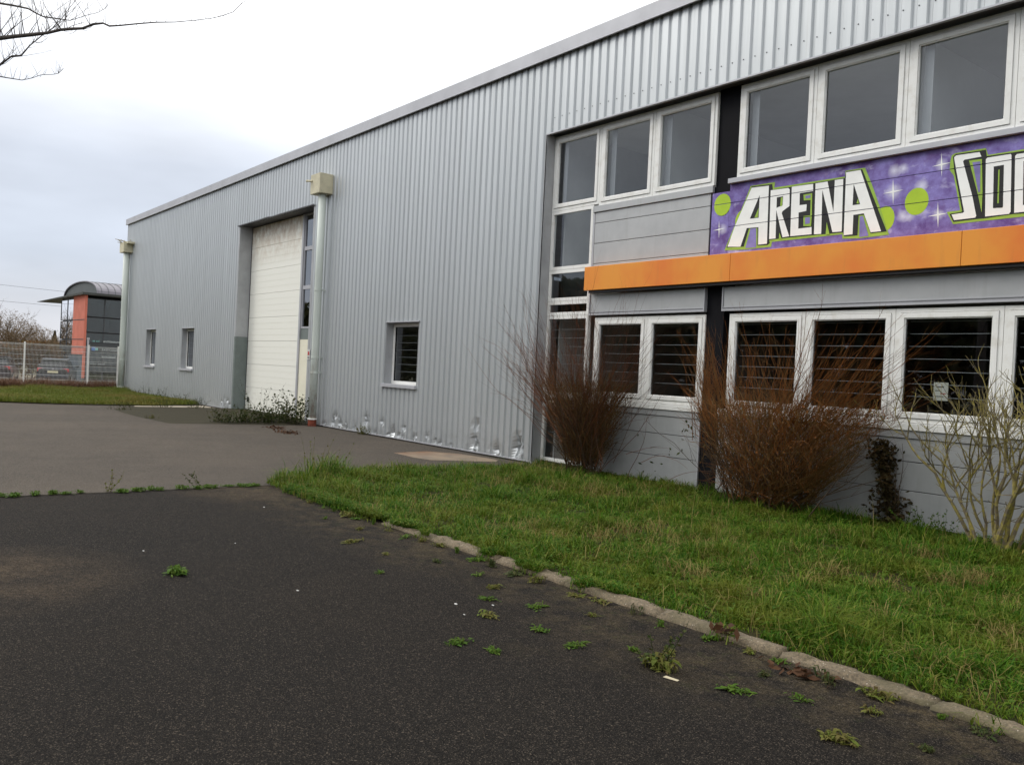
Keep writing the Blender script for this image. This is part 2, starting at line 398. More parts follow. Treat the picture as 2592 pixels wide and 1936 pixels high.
M['beech'] = blade_mat('russet_hedge_leaf', [(0.17, 0.095, 0.045), (0.21, 0.12, 0.055), (0.12, 0.075, 0.04), (0.16, 0.125, 0.05)])
M['thicket'] = blade_mat('brown_thicket_twig', [(0.15, 0.105, 0.062), (0.19, 0.135, 0.075), (0.11, 0.078, 0.05)])
M['fir'] = blade_mat('dark_fir_needle', [(0.02, 0.03, 0.018), (0.035, 0.045, 0.022)])
w = N('dark_car_glass'); w.col((0.012, 0.014, 0.017)); w.rough(0.25); M['car_glass'] = w.m
# ------------------------------------------------------------------ helpers
def link(o, parent=None, loc=None):
    COL.objects.link(o)
    if parent is not None:
        o.parent = parent
        if parent.get('_base') is not None:                       # parts are written in world metres
            b = parent['_base']; o.location = (-b[0], -b[1], -b[2])
    if loc is not None: o.location = loc
    return o

def tag(o, label=None, cat=None, group=None, kind=None):
    for k, v in (('label', label), ('category', cat), ('group', group), ('kind', kind)):
        if v: o[k] = v
    return o

def empty(name, loc=(0, 0, 0), rz=0.0, world_parts=True):
    o = bpy.data.objects.new(name, None); o.empty_display_size = 0.2
    COL.objects.link(o); o.location = loc; o.rotation_euler = (0, 0, rz)
    if world_parts: o['_base'] = tuple(loc)
    return o

class MB:
    def __init__(s): s.v = []; s.f = []; s.mi = []
    def add(s, vs, fs, mi=0):
        b = len(s.v); s.v += [tuple(p) for p in vs]; s.f += [tuple(b + i for i in f) for f in fs]; s.mi += [mi] * len(fs); return s
    def box(s, x0, x1, y0, y1, z0, z1, mi=0):
        return s.add([(x0, y0, z0), (x1, y0, z0), (x1, y1, z0), (x0, y1, z0), (x0, y0, z1), (x1, y0, z1), (x1, y1, z1), (x0, y1, z1)],
                     [(0, 3, 2, 1), (4, 5, 6, 7), (0, 1, 5, 4), (1, 2, 6, 5), (2, 3, 7, 6), (3, 0, 4, 7)], mi)
    def quad(s, a, b, c, d, mi=0): return s.add([a, b, c, d], [(0, 1, 2, 3)], mi)
    def poly(s, pts, mi=0): return s.add(pts, [tuple(range(len(pts)))], mi)
    def ring(s, x0, x1, z0, z1, w, yf, yb, mi=0):
        """mitred rectangular frame in the xz plane, front face at yf"""
        o = [(x0, z0), (x1, z0), (x1, z1), (x0, z1)]
        i = [(x0 + w, z0 + w), (x1 - w, z0 + w), (x1 - w, z1 - w), (x0 + w, z1 - w)]
        vs = [(a, yf, b) for a, b in o] + [(a, yf, b) for a, b in i] + [(a, yb, b) for a, b in o] + [(a, yb, b) for a, b in i]
        fs = []
        for k in range(4):
            n = (k + 1) % 4
            fs += [(k, n, 4 + n, 4 + k), (8 + k, 12 + k, 12 + n, 8 + n), (k, 8 + k, 8 + n, n), (4 + k, 4 + n, 12 + n, 12 + k)]
        return s.add(vs, fs, mi)
    def tube(s, pts, rad, n=6, mi=0, cap=True):
        pts = [Vector(p) for p in pts]
        if not hasattr(rad, '__len__'): rad = [rad] * len(pts)
        b = len(s.v)
        t0 = (pts[1] - pts[0]).normalized()
        u = t0.orthogonal().normalized()
        for k, p in enumerate(pts):
            t = (pts[min(k + 1, len(pts) - 1)] - pts[max(k - 1, 0)]).normalized()
            u = (u - t * u.dot(t))
            u = u.normalized() if u.length > 1e-6 else t.orthogonal().normalized()
            v = t.cross(u)
            for j in range(n):
                a = 2 * math.pi * j / n
                q = p + (u * math.cos(a) + v * math.sin(a)) * rad[k]
                s.v.append((q.x, q.y, q.z))
        for k in range(len(pts) - 1):
            for j in range(n):
                j2 = (j + 1) % n
                s.f.append((b + k * n + j, b + k * n + j2, b + (k + 1) * n + j2, b + (k + 1) * n + j)); s.mi.append(mi)
        if cap:
            s.f.append(tuple(b + j for j in reversed(range(n)))); s.mi.append(mi)
            e = b + (len(pts) - 1) * n
            s.f.append(tuple(e + j for j in range(n))); s.mi.append(mi)
        return s
    def build(s, name, mat, parent=None, smooth=False, bevel=0.0):
        me = bpy.data.meshes.new(name)
        me.from_pydata(s.v, [], s.f)
        for m in (mat if isinstance(mat, (list, tuple)) else [mat]): me.materials.append(M[m])
        if any(s.mi): me.polygons.foreach_set('material_index', s.mi)
        if smooth: me.polygons.foreach_set('use_smooth', [True] * len(s.f))
        me.update()
        o = bpy.data.objects.new(name, me)
        link(o, parent)
        if bevel:
            md = o.modifiers.new('bevel', 'BEVEL'); md.width = bevel; md.segments = 2; md.limit_method = 'ANGLE'
        return o

def np_mesh(name, verts, faces_flat, loop_tot, mat, parent=None, mats=None, mi=None, smooth=False):
    me = bpy.data.meshes.new(name)
    verts = np.asarray(verts, np.float32)
    me.vertices.add(len(verts)); me.vertices.foreach_set('co', verts.ravel())
    me.loops.add(len(faces_flat)); me.loops.foreach_set('vertex_index', np.asarray(faces_flat, np.int32))
    lt = np.asarray(loop_tot, np.int32); ls = np.concatenate([[0], np.cumsum(lt)[:-1]]).astype(np.int32)
    me.polygons.add(len(lt)); me.polygons.foreach_set('loop_start', ls); me.polygons.foreach_set('loop_total', lt)
    for m in (mats or [mat]): me.materials.append(M[m])
    if mi is not None: me.polygons.foreach_set('material_index', np.asarray(mi, np.int32))
    me.update(calc_edges=True); me.validate()
    o = bpy.data.objects.new(name, me)
    return link(o, parent)

def blades(P, h, wd, lean, name, mat, parent=None):
    """grass blades as real geometry: two segments each, bent over"""
    n = len(P)
    a = rng.uniform(0, 2 * np.pi, n); b = a + np.pi / 2 + rng.normal(0, 0.5, n)
    sx, sy = np.cos(a) * wd / 2, np.sin(a) * wd / 2
    lx, ly = np.cos(b) * lean * h, np.sin(b) * lean * h
    V = np.zeros((n, 5, 3))
    V[:, 0] = P; V[:, 0, 0] -= sx; V[:, 0, 1] -= sy
    V[:, 1] = P; V[:, 1, 0] += sx; V[:, 1, 1] += sy
    m = P + np.stack([lx * 0.32, ly * 0.32, h * 0.58], 1)
    V[:, 2] = m; V[:, 2, 0] += sx * 0.8; V[:, 2, 1] += sy * 0.8
    V[:, 3] = m; V[:, 3, 0] -= sx * 0.8; V[:, 3, 1] -= sy * 0.8
    V[:, 4] = P + np.stack([lx, ly, h * (1 - 0.35 * np.minimum(lean, 1.6))], 1)
    base = (np.arange(n) * 5)[:, None]
    F = np.concatenate([base + np.array([[0, 1, 2, 3]]), base + np.array([[3, 2, 4]])], 1).ravel()
    return np_mesh(name, V.reshape(-1, 3), F, np.tile([4, 3], n), mat, parent)

def in_poly(pts, poly):
    x, y = pts[:, 0], pts[:, 1]; r = np.zeros(len(pts), bool); j = len(poly) - 1
    for i in range(len(poly)):
        xi, yi = poly[i]; xj, yj = poly[j]
        c = ((yi > y) != (yj > y)) & (x < (xj - xi) * (y - yi) / (yj - yi + 1e-12) + xi); r ^= c; j = i
    return r

def lattice(seed, scale):
    """smooth value noise on the ground plane, numpy"""
    g = np.random.default_rng(seed).random((64, 64))
    def f(x, y):
        X, Y = np.asarray(x) * scale, np.asarray(y) * scale
        i, j = np.floor(X).astype(int), np.floor(Y).astype(int); u, v = X - i, Y - j
        u, v = u * u * (3 - 2 * u), v * v * (3 - 2 * v); w = lambda a, b: g[a % 64, b % 64]
        return (w(i, j) * (1 - u) + w(i + 1, j) * u) * (1 - v) + (w(i, j + 1) * (1 - u) + w(i + 1, j + 1) * u) * v
    return f

def flat(name, poly, z, mat, sub=None):
    mb = MB(); mb.poly([(x, y, z) for x, y in poly]); return tag(mb.build(name, mat), kind='structure')

# ------------------------------------------------------------------ grounds
YZ = -0.05                                                       # asphalt level; the wall foot is z = 0
flat('ground', [(-700, -500), (300, -500), (300, 600), (-700, 600)], -0.34, 'field')
flat('gravel_lot', [(-75, -60), (-42.4, -60), (-42.4, 40), (-75, 40)], -0.30, 'lot')
flat('yard_asphalt', [(-31.5, -60), (-11.2, -60), (-11.2, 0.05), (-31.5, 0.05)], YZ, 'asph_old')
flat('parking_asphalt', [(-11.2, -60), (60, -60), (60, 0.05), (-11.2, 0.05)], YZ - 0.004, 'asph_new')
STRIP = [(-42.3, -60), (-31.0, -60), (-30.7, -12), (-30.75, -6.2), (-30.3, -5.2), (-30.0, -4.0), (-29.95, -2.6), (-29.95, -1.9), (-30.5, -0.7), (-30.9, -0.3), (-31.1, 0.02), (-42.3, 0.02)]
flat('grass_strip', STRIP, -0.02, 'strip_soil')
VERGE = [(-12.05, -0.02), (-12.1, -1.4), (-12.0, -2.8), (-12.1, -4.2), (-11.7, -5.0), (-11.15, -5.5), (-10.2, -5.62), (-8.9, -5.62), (-8.1, -5.5), (6, -5.5), (6, 0.24), (-12.40, 0.24), (-12.40, -0.02)]
flat('verge_soil', VERGE, -0.03, 'soil')
# shallow mossy ramp in front of the big door
outer = [(-29.4, -2.7), (-28.0, -3.6), (-26.4, -3.75), (-24.7, -3.78), (-22.3, -3.66), (-22.05, -2.1), (-21.75, -1.0), (-22.0, -0.02)]
mb = MB()
inner = [(-28.3, -0.1), (-27.6, -0.9), (-26.4, -1.0), (-25.0, -1.0), (-23.4, -1.0), (-22.9, -0.8), (-22.6, -0.5), (-22.45, -0.1)]
inz = 0.015
for k in range(len(outer) - 1):
    mb.quad((*outer[k], YZ + .003), (*outer[k + 1], YZ + .003), (*inner[k + 1], inz), (*inner[k], inz))
mb.poly([(x, y, inz) for x, y in inner] + [(-22.4, 0.6, inz), (-27.9, 0.6, inz)])
mb.poly([(-28.9, -0.02, YZ + .003), (-29.4, -2.7, YZ + .003), (-28.3, -0.1, inz)])
tag(mb.build('door_ramp', 'ramp'), kind='structure')
flat('concrete_strip', [(-30.4, -0.75), (-29.95, -2.5), (-29.42, -2.65), (-28.95, -0.05), (-30.6, -0.05)], YZ + .005, 'concrete')
flat('concrete_patch', [(-14.75, -1.62), (-14.9, -0.75), (-14.3, -0.35), (-13.2, -0.22), (-12.9, -0.5), (-13.45, -1.6), (-13.9, -1.68)], YZ + .004, 'patch')

# kerb, stone by stone, chipped and uneven
kerb = empty('kerb', (-3, -5.57, YZ)); tag(kerb, kind='structure')
def kerb_stone(x0, x1, dz, dy):
    prof = [(-5.65, -0.16), (-5.645, -0.045), (-5.625, -0.022), (-5.59, -0.012), (-5.535, -0.010), (-5.505, -0.018), (-5.50, -0.16)]
    n = max(3, int((x1 - x0) / 0.07)); mb = MB(); m = len(prof)
    for i in range(n + 1):
        x = x0 + (x1 - x0) * i / n
        for j, (y, z) in enumerate(prof):
            e = 0.010 if 0 < j < m - 1 else 0
            chip = 0.028 if (random.random() < 0.16 and j in (2, 3)) else 0
            end = 0.010 if i in (0, n) and 0 < j < m - 1 else 0
            mb.v.append((x, y + dy + random.uniform(-e, e) + chip * 0.6, z + dz + random.uniform(-e, e) - chip - end))
    for i in range(n):
        for j in range(m - 1):
            a = i * m + j; mb.f.append((a, a + m, a + m + 1, a + 1)); mb.mi.append(0)
    mb.f += [tuple(range(m)), tuple(n * m + j for j in reversed(range(m)))]; mb.mi += [0, 0]
    mb.build('kerb_stone', 'kerb', kerb, smooth=True)
x = -8.12
while x < 5.5:
    L = random.uniform(0.95, 1.05); kerb_stone(x, x + L - 0.008, random.uniform(-.012, .008), random.uniform(-.010, .010)); x += L
for a, b, dz, dy in ((-9.18, -8.80, -0.025, 0.02), (-9.80, -9.48, -0.03, 0.03), (-10.35, -10.05, -0.03, 0.06)):
    kerb_stone(a, b, dz, dy)

# ------------------------------------------------------------------ the warehouse
W = empty('warehouse', (-20, 0, 0))
tag(W, 'long silver corrugated warehouse with orange band, painted mural and window rows', 'building')
# corrugated wall with its openings: wide outer flats, narrow valleys
OPEN = [(-27.9, -22.4, -1, 5.95), (-38.2, -36.85, 1.17, 2.69), (-33.45, -32.08, 1.17, 2.69), (-18.09, -16.65, 1.20, 2.67), (-12.47, 1.02, -1, 6.08)]
X0, X1, ZT = -41.9, 1.0, 7.46
pitch, dep = 0.2, 0.030
prof = [(0.0, 0.0), (0.116, 0.0), (0.138, dep), (0.176, dep), (0.198, 0.0)]
xs = []
k = 0
while X0 + k * pitch < X1:
    xs += [(X0 + k * pitch + a, b) for a, b in prof]; k += 1
xs = [p for p in xs if p[0] <= X1]
px = np.array([p[0] for p in xs]); py = np.array([p[1] for p in xs])
allx = sorted(set([round(v, 4) for v in px] + [a for o in OPEN for a in o[:2] if X0 < a < X1]))
zrows = sorted(set([0.0, .05, .10, .15, .20, .26, .32, .38, .45, .55, .7, 1.17, 1.20, 2.67, 2.69, 4.3, 5.95, 6.08, ZT]))
def wall_y(x): return float(np.interp(x, px, py))
# dents: knocks from vehicles along the foot of the wall
dents = []
dr = random.Random(11)
for n, (a, b) in ((30, (-21.2, -12.6)), (8, (-30.2, -28.0))):
    for _ in range(n):
        cx = a + (b - a) * (dr.random() ** 0.8)
        dents.append((cx, 0.02 + 0.30 * dr.random() ** 2.2, dr.uniform(0.04, 0.09), dr.uniform(0.04, 0.11), dr.uniform(0.015, 0.05)))
for cx, cz in ((-14.35, .22), (-14.30, .10), (-12.95, .17), (-12.92, .33), (-20.7, .12), (-20.3, .12), (-17.6, .12), (-18.9, .3), (-14.3, .55), (-13.6, .1)):
    dents.append((cx, cz, 0.10, 0.15, 0.075))
mb = MB()
idx = {}
def wv(x, z):
    key = (x, z)
    if key not in idx:
        y = wall_y(x); jx = 0.0
        for cx, cz, rx, rzz, d in dents:
            if abs(x - cx) < rx * 1.5 and abs(z - cz) < rzz * 1.5:
                q = ((x - cx) / rx) ** 2 + ((z - cz) / rzz) ** 2
                y += d * math.exp(-q * 1.6); jx += 0.02 * math.exp(-q) * math.sin(cx * 91 + z * 40)
        idx[key] = len(mb.v); mb.v.append((x + jx, y, z))
    return idx[key]
for a, b in zip(allx[:-1], allx[1:]):
    xm = (a + b) / 2
    for c, d in zip(zrows[:-1], zrows[1:]):
        zm = (c + d) / 2
        if any(o[0] < xm < o[1] and o[2] < zm < o[3] for o in OPEN): continue
        if zm < 0.7 and not (-30.4 < xm < -12.3) and c != 0.0: 
            continue
        if zm < 0.7 and not (-30.4 < xm < -12.3): d = 0.7
        mb.f.append((wv(a, c), wv(b, c), wv(b, d), wv(a, d))); mb.mi.append(0)
mb.build('cladding', 'clad', W)
# rivet heads on the fascia
mb = MB()
for i in range(62):
    xx = X0 + pitch * round((-12.3 + i * 0.2 - X0) / pitch) + 0.02
    mb.box(xx - .007, xx + .007, -0.006, 0.0, 6.33, 6.344)
ri = mb.build('rivets', 'trim_dark', W); ri['kind'] = 'stuff'
MB().box(X0, -27.95, 0.032, 0.2, -0.2, 0.02).box(-22.35, -12.55, 0.036, 0.2, -0.2, 0.02).build('plinth', 'plinth', W)
MB().box(X0 + .02, -27.96, -0.004, 0.035, -0.022, 0.0).box(-22.34, -12.54, -0.004, 0.035, -0.022, 0.0).build('base_flashing', 'trim', W)
MB().box(-12.46, 1.0, 0.245, 0.4, -0.2, -0.012).build('plinth', 'plinth', W)
# eave trim with its lip
mb = MB()
mb.box(X0 - 0.05, X1, -0.075, -0.06, 7.455, 7.69).box(X0 - 0.05, X1, -0.059, 0.3, 7.68, 7.69)
mb.box(X0 - 0.05, X1, -0.085, -0.045, 7.438, 7.453)
mb.box(X0 - 0.065, X0 - 0.052, -0.075, 1.2, 7.45, 7.692)
mb.build('eave_trim', 'trim', W)
MB().box(X0, X1, 0.037, 0.28, 7.40, 7.66).build('eave_backing', 'trim_dark', W)
MB().add([(X0, .1, 7.66), (X1, .1, 7.66), (X1, 14, 8.5), (X0, 14, 8.5), (X1, 28, 7.66), (X0, 28, 7.66)], [(0, 1, 2, 3), (3, 2, 4, 5)]).build('roof', 'roof', W)
MB().box(X0, X0 + .03, .03, 28, 0, 7.6).build('gable_wall', 'clad', W)
MB().box(X1 - .03, X1, .03, 28, 0, 7.6).build('gable_wall', 'clad', W)
MB().box(X0, X1, 27.97, 28, 0, 7.6).build('rear_wall', 'clad', W)
MB().box(-12.40, -12.36, 0.45, 27.9, -.1, 7.4).build('inner_wall', 'room', W)

# drip strip below the fascia, soffit of the set-back part and its left reveal
MB().box(-12.50, 1.0, -0.010, 0.046, 6.056, 6.0795).build('drip_strip', 'trim', W)
MB().box(-12.47, 1.0, 0.047, 0.40, 6.083, 6.13).build('soffit', 'trim_dark', W)
MB().box(-12.52, -12.472, 0.0, 0.26, -0.04, 6.06).build('reveal', 'jamb', W)
SB = 0.20                                                        # set-back of the glazed part

def window(x0, x1, z0, z1, y, bars=0, fw=0.05, sash=True, gl='glass', vent=False, parent=W, curtain=False):
    """framed casement: frame (the part) > sash, pane, security bars"""
    fr = MB().ring(x0 + .003, x1 - .003, z0, z1, fw, y, y + 0.07).build('window', 'pvc', parent)
    a, b, c, d = x0 + fw, x1 - fw, z0 + fw, z1 - fw
    if sash:
        MB().ring(a + .006, b - .006, c + .006, d - .006, 0.062, y - 0.014, y + 0.05).ring(a + .069, b - .069, c + .069, d - .069, 0.012, y - 0.002, y + 0.03).build('sash', 'pvc', fr, bevel=0.004)
        MB().ring(a, b, c, d, 0.02, y + 0.02, y + 0.05).build('gasket', 'black', fr)
        a, b, c, d = a + .075, b - .075, c + .075, d - .075
    MB().quad((a, y + .03, c), (b, y + .03, c), (b, y + .03, d), (a, y + .03, d)).build('pane', gl, fr)
    if vent: MB().box((x0 + x1) / 2 - .16, (x0 + x1) / 2 + .10, y - .012, y + .002, d + .03, d + .05).build('trickle_vent', 'hopper', fr)
    if curtain: MB().box(a + .012, a + .13, y + .12, y + .13, c - .05, d + .03).build('blind_edge', 'grey', fr)
    for k in range(bars):
        zz = d - 0.03 - k * (0.155 if sash else (d - c) / (bars + .5))
        MB().tube([(a + .02, y + .10, zz), (b - .02, y + .10, zz)], 0.0048, 6).build('security_bar', 'bar', fr)
    return fr

# --- glazed part, left bay
UB = [(-11.21, -9.94), (-9.94, -8.668)]
window(-12.47, -11.21, 4.66, 6.045, SB, vent=True, curtain=True)
for a, b in UB: window(a, b, 4.63, 6.045, SB, curtain=True)
def lite(z0, z1, gl='glass', bars=0): return window(-12.47, -11.33, z0, z1, SB, bars=bars, fw=0.06, sash=False, gl=gl)
lite(3.56, 4.655); lite(2.985, 3.555, 'glass_dark'); lite(2.72, 2.98, 'glass_dark'); lite(1.26, 2.715, bars=8); lite(0.03, 1.255, bars=5)
LB = [(-11.16, -9.915), (-9.915, -8.70)]
for i, (a, b) in enumerate(LB): window(a, b, 1.25, 2.66, SB, bars=7, vent=(i == 0))
# right bay
RB = [(-8.25 + 1.288 * k, -8.25 + 1.288 * (k + 1)) for k in range(6)]
for i, (a, b) in enumerate(RB):
    window(a, b, 4.68, 6.045, SB, vent=(i == 0), curtain=(i != 1))
    window(a, b, 1.25, 2.66, SB, bars=7)

def sill(x0, x1, z0, z1, yf, mat='grey'):
    return MB().box(x0, x1, yf, SB + .05, z0, z1).build('window_sill', mat, W, bevel=0.004)
sill(-11.32, -8.67, 4.515, 4.622, 0.175); sill(-8.36, -0.54, 4.60, 4.672, 0.135, 'trim')
sill(-11.32, -8.70, 1.155, 1.244, 0.165, 'pvc'); sill(-11.30, -8.71, 1.055, 1.150, 0.185)
sill(-8.36, -0.54, 1.155, 1.244, 0.165, 'pvc'); sill(-8.36, -0.54, 1.055, 1.150, 0.185)

def spandrel(name, x0, x1, joints, mat, yf=SB):
    bk = MB().box(x0, x1, yf + .022, yf + .06, joints[0] + .002, joints[-1] - .002).build(name, 'trim_dark', W)
    for a, b in zip(joints[:-1], joints[1:]):
        MB().box(x0 + .002, x1 - .002, yf, yf + .021, a + .005, b - .005).build('plank', mat, bk, bevel=0.003)
    return bk
spandrel('spandrel', -11.28, -8.72, [3.50, 3.61, 3.965, 4.32, 4.513], 'grey')
MB().box(-11.325, -11.284, SB - .004, SB + .06, 3.50, 4.513).build('edge_trim', 'trim', W)
spandrel('spandrel', -11.30, -8.745, [-0.01, 0.41, 0.765, 1.052], 'grey')
MB().box(-8.742, -8.705, SB - .004, SB + .06, -.02, 1.052).build('edge_trim', 'trim', W)
spandrel('spandrel', -8.36, -0.54, [-0.01, 0.41, 0.765, 1.052], 'grey')
# shutter boxes over the lower windows
for a, b in ((-11.28, -8.70), (-8.37, -0.54)):
    s = MB().box(a + .02, b - .02, 0.165, SB + .08, 2.735, 3.06).build('shutter_box', 'grey', W, bevel=0.006)
    MB().box(a, b, 0.150, 0.26, 2.70, 2.732).box(a + .02, b - .02, 0.155, 0.1645, 2.75, 2.762).build('bottom_rail', 'trim', s)
    MB().box(a, a + .018, 0.150, 0.26, 2.733, 3.06).box(b - .018, b, 0.150, 0.26, 2.733, 3.06).build('side_rail', 'trim', s)
# black columns
MB().box(-8.665, -8.262, SB + .045, SB + .25, 4.60, 6.08).box(-8.70, -8.372, SB + .02, SB + .25, -.05, 4.598).build('column', 'black', W)
MB().box(-0.53, -0.16, SB + .01, SB + .3, -.05, 6.08).build('column', 'black', W)
MB().box(-0.155, 0.97, SB + .01, SB + .05, -.05, 6.08).build('end_panel', 'grey', W)
# orange band, sheet by sheet
for a, b in ((-11.27, -8.13), (-8.13, -4.815), (-4.815, -1.5), (-1.5, 0.98)):
    MB().box(a, b - .006, 0.0, 0.19, 3.12, 3.53).build('orange_band', 'orange', W, bevel=0.004)
MB().box(-11.2, .98, 0.05, 0.19, 3.08, 3.117).build('band_underside', 'trim_dark', W)

# --- mural: planks, letters, discs and stars painted on the spandrel
MUR = empty('mural', (0, 0, 0), world_parts=False)
MUR.parent = W; MUR.location = (20, 0, 0)
mj = [3.535, 3.965, 4.32, 4.597]
MB().box(-8.36, -0.54, SB + .022, SB + .06, 3.53, 4.597).build('backing_board', 'trim_dark', MUR)
for a, b in zip(mj[:-1], mj[1:]):
    MB().box(-8.358, -0.542, SB, SB + .021, a + .004, b - .004).build('plank', 'purple', MUR)
MB().box(-8.69, -8.364, SB + .004, SB + .019, 3.535, 4.50).build('plank', 'purple', MUR)
def paint(name, pts, layer, mat):
    bm = bmesh.new()
    y = SB - 0.0012 * layer
    f = bm.faces.new([bm.verts.new((p[0], y, p[1])) for p in pts])
    f.normal_update()
    if f.normal.y > 0: f.normal_flip()
    bmesh.ops.triangulate(bm, faces=[f])
    for z in mj[1:-1]:
        for dz in (-.0045, .0045):
            g = bm.verts[:] + bm.edges[:] + bm.faces[:]
            bmesh.ops.bisect_plane(bm, geom=g, plane_co=(0, 0, z + dz), plane_no=(0, 0, 1))
    bad = [f for f in bm.faces if any(abs(f.calc_center_median().z - z) < .0045 for z in mj[1:-1])]
    bmesh.ops.delete(bm, geom=bad, context='FACES')
    me = bpy.data.meshes.new(name); bm.to_mesh(me); bm.free()
    me.materials.append(M[mat]); o = bpy.data.objects.new(name, me); COL.objects.link(o); o.parent = MUR
    return o
def ell(cx, cz, rx, rz, n=40, a0=0, a1=2 * math.pi):
    return [(cx + rx * math.cos(a0 + (a1 - a0) * i / n), cz + rz * math.sin(a0 + (a1 - a0) * i / n)) for i in range(n)]
R6={
'A1': [(-8.349, 3.665), (-8.229, 3.971), (-8.049, 4.33), (-7.967, 4.493), (-7.668, 4.481), (-7.666, 4.327), (-7.651, 3.649), (-7.802, 3.648), (-7.811, 3.902), (-8.016, 3.909), (-8.114, 3.645)] ,
'A1c': [(-7.819, 4.365), (-7.817, 4.039), (-7.97, 4.042)] ,
'R': [(-7.634, 4.41), (-7.344, 4.404), (-7.319, 4.382), (-7.308, 4.146), (-7.419, 4.086), (-7.428, 4.058), (-7.287, 3.722), (-7.396, 3.717), (-7.522, 4.115), (-7.51, 3.711), (-7.618, 3.712)] ,
'Rc': [(-7.522, 4.295), (-7.42, 4.298), (-7.422, 4.173), (-7.52, 4.146)] ,
'E': [(-7.286, 4.413), (-6.949, 4.405), (-6.943, 4.308), (-7.151, 4.305), (-7.147, 4.138), (-7.033, 4.137), (-7.034, 4.046), (-7.154, 4.038), (-7.147, 3.814), (-6.939, 3.815), (-6.933, 3.716), (-7.27, 3.72)] ,
'N': [(-6.912, 4.407), (-6.729, 4.406), (-6.619, 3.987), (-6.622, 4.41), (-6.498, 4.409), (-6.481, 3.71), (-6.617, 3.713), (-6.802, 4.302), (-6.785, 3.707), (-6.896, 3.712)] ,
'A2': [(-6.462, 4.49), (-6.256, 4.489), (-5.927, 3.659), (-6.069, 3.659), (-6.178, 3.915), (-6.325, 3.911), (-6.322, 3.657), (-6.449, 3.657)] ,
'A2c': [(-6.343, 4.319), (-6.236, 4.042), (-6.342, 4.04)] ,
'green': [(-8.406, 3.615), (-8.328, 3.789), (-8.23, 3.995), (-8.071, 4.333), (-7.99, 4.522), (-7.569, 4.521), (-7.578, 4.442), (-6.477, 4.437), (-6.473, 4.513), (-6.196, 4.511), (-6.088, 4.278), (-5.949, 3.94), (-5.82, 3.604), (-6.239, 3.597), (-6.47, 3.613), (-6.473, 3.672), (-7.571, 3.668), (-7.58, 3.6), (-8.046, 3.598)] ,
'black': [(-8.371, 3.652), (-8.215, 3.982), (-8.043, 4.341), (-7.968, 4.51), (-7.615, 4.499), (-7.599, 4.414), (-6.481, 4.419), (-6.463, 4.501), (-6.234, 4.496), (-5.851, 3.648), (-6.069, 3.644), (-6.177, 3.896), (-6.251, 3.897), (-6.253, 3.635), (-6.442, 3.639), (-6.463, 3.694), (-6.622, 3.697), (-7.4, 3.704), (-7.617, 3.699), (-7.604, 3.654), (-7.643, 3.628), (-7.815, 3.634), (-7.831, 3.893), (-7.979, 3.896), (-8.056, 3.642)] ,
'n1p': [(-7.951, 3.893), (-7.852, 3.892), (-7.835, 3.613), (-8.026, 3.618)] ,
'n2p': [(-6.233, 3.88), (-6.19, 3.883), (-6.097, 3.615), (-6.226, 3.612)] ,
'g1': [(-7.451, 3.788), (-7.406, 3.699), (-7.452, 3.697)] ,
'g2': [(-6.709, 3.857), (-6.657, 3.69), (-6.717, 3.684)] ,
'g3': [(-7.822, 4.185), (-7.827, 4.048), (-7.89, 4.047)] ,
'g4': [(-7.455, 4.283), (-7.422, 4.284), (-7.428, 4.166), (-7.458, 4.158)] ,
'g5': [(-7.092, 4.275), (-6.954, 4.279), (-6.942, 3.97), (-6.946, 3.827), (-7.066, 3.839), (-7.074, 3.979), (-6.967, 3.978), (-6.974, 4.188), (-7.081, 4.196)] ,
'p1': [(-7.059, 4.254), (-6.978, 4.258), (-6.98, 4.22), (-7.053, 4.218)] ,
'p2': [(-7.045, 3.954), (-6.97, 3.954), (-6.967, 3.868), (-7.039, 3.864)] ,
'g6': [(-6.269, 4.125), (-6.254, 4.05), (-6.286, 4.059)] ,
'circ0': [(-8.465, 4.31), (-8.305, 4.291), (-8.476, 4.475)] ,
'circA': [(-8.087, 4.027), (-7.923, 4.01), (-8.098, 4.194)] ,
'star0': [(-8.464, 3.941)] ,
}
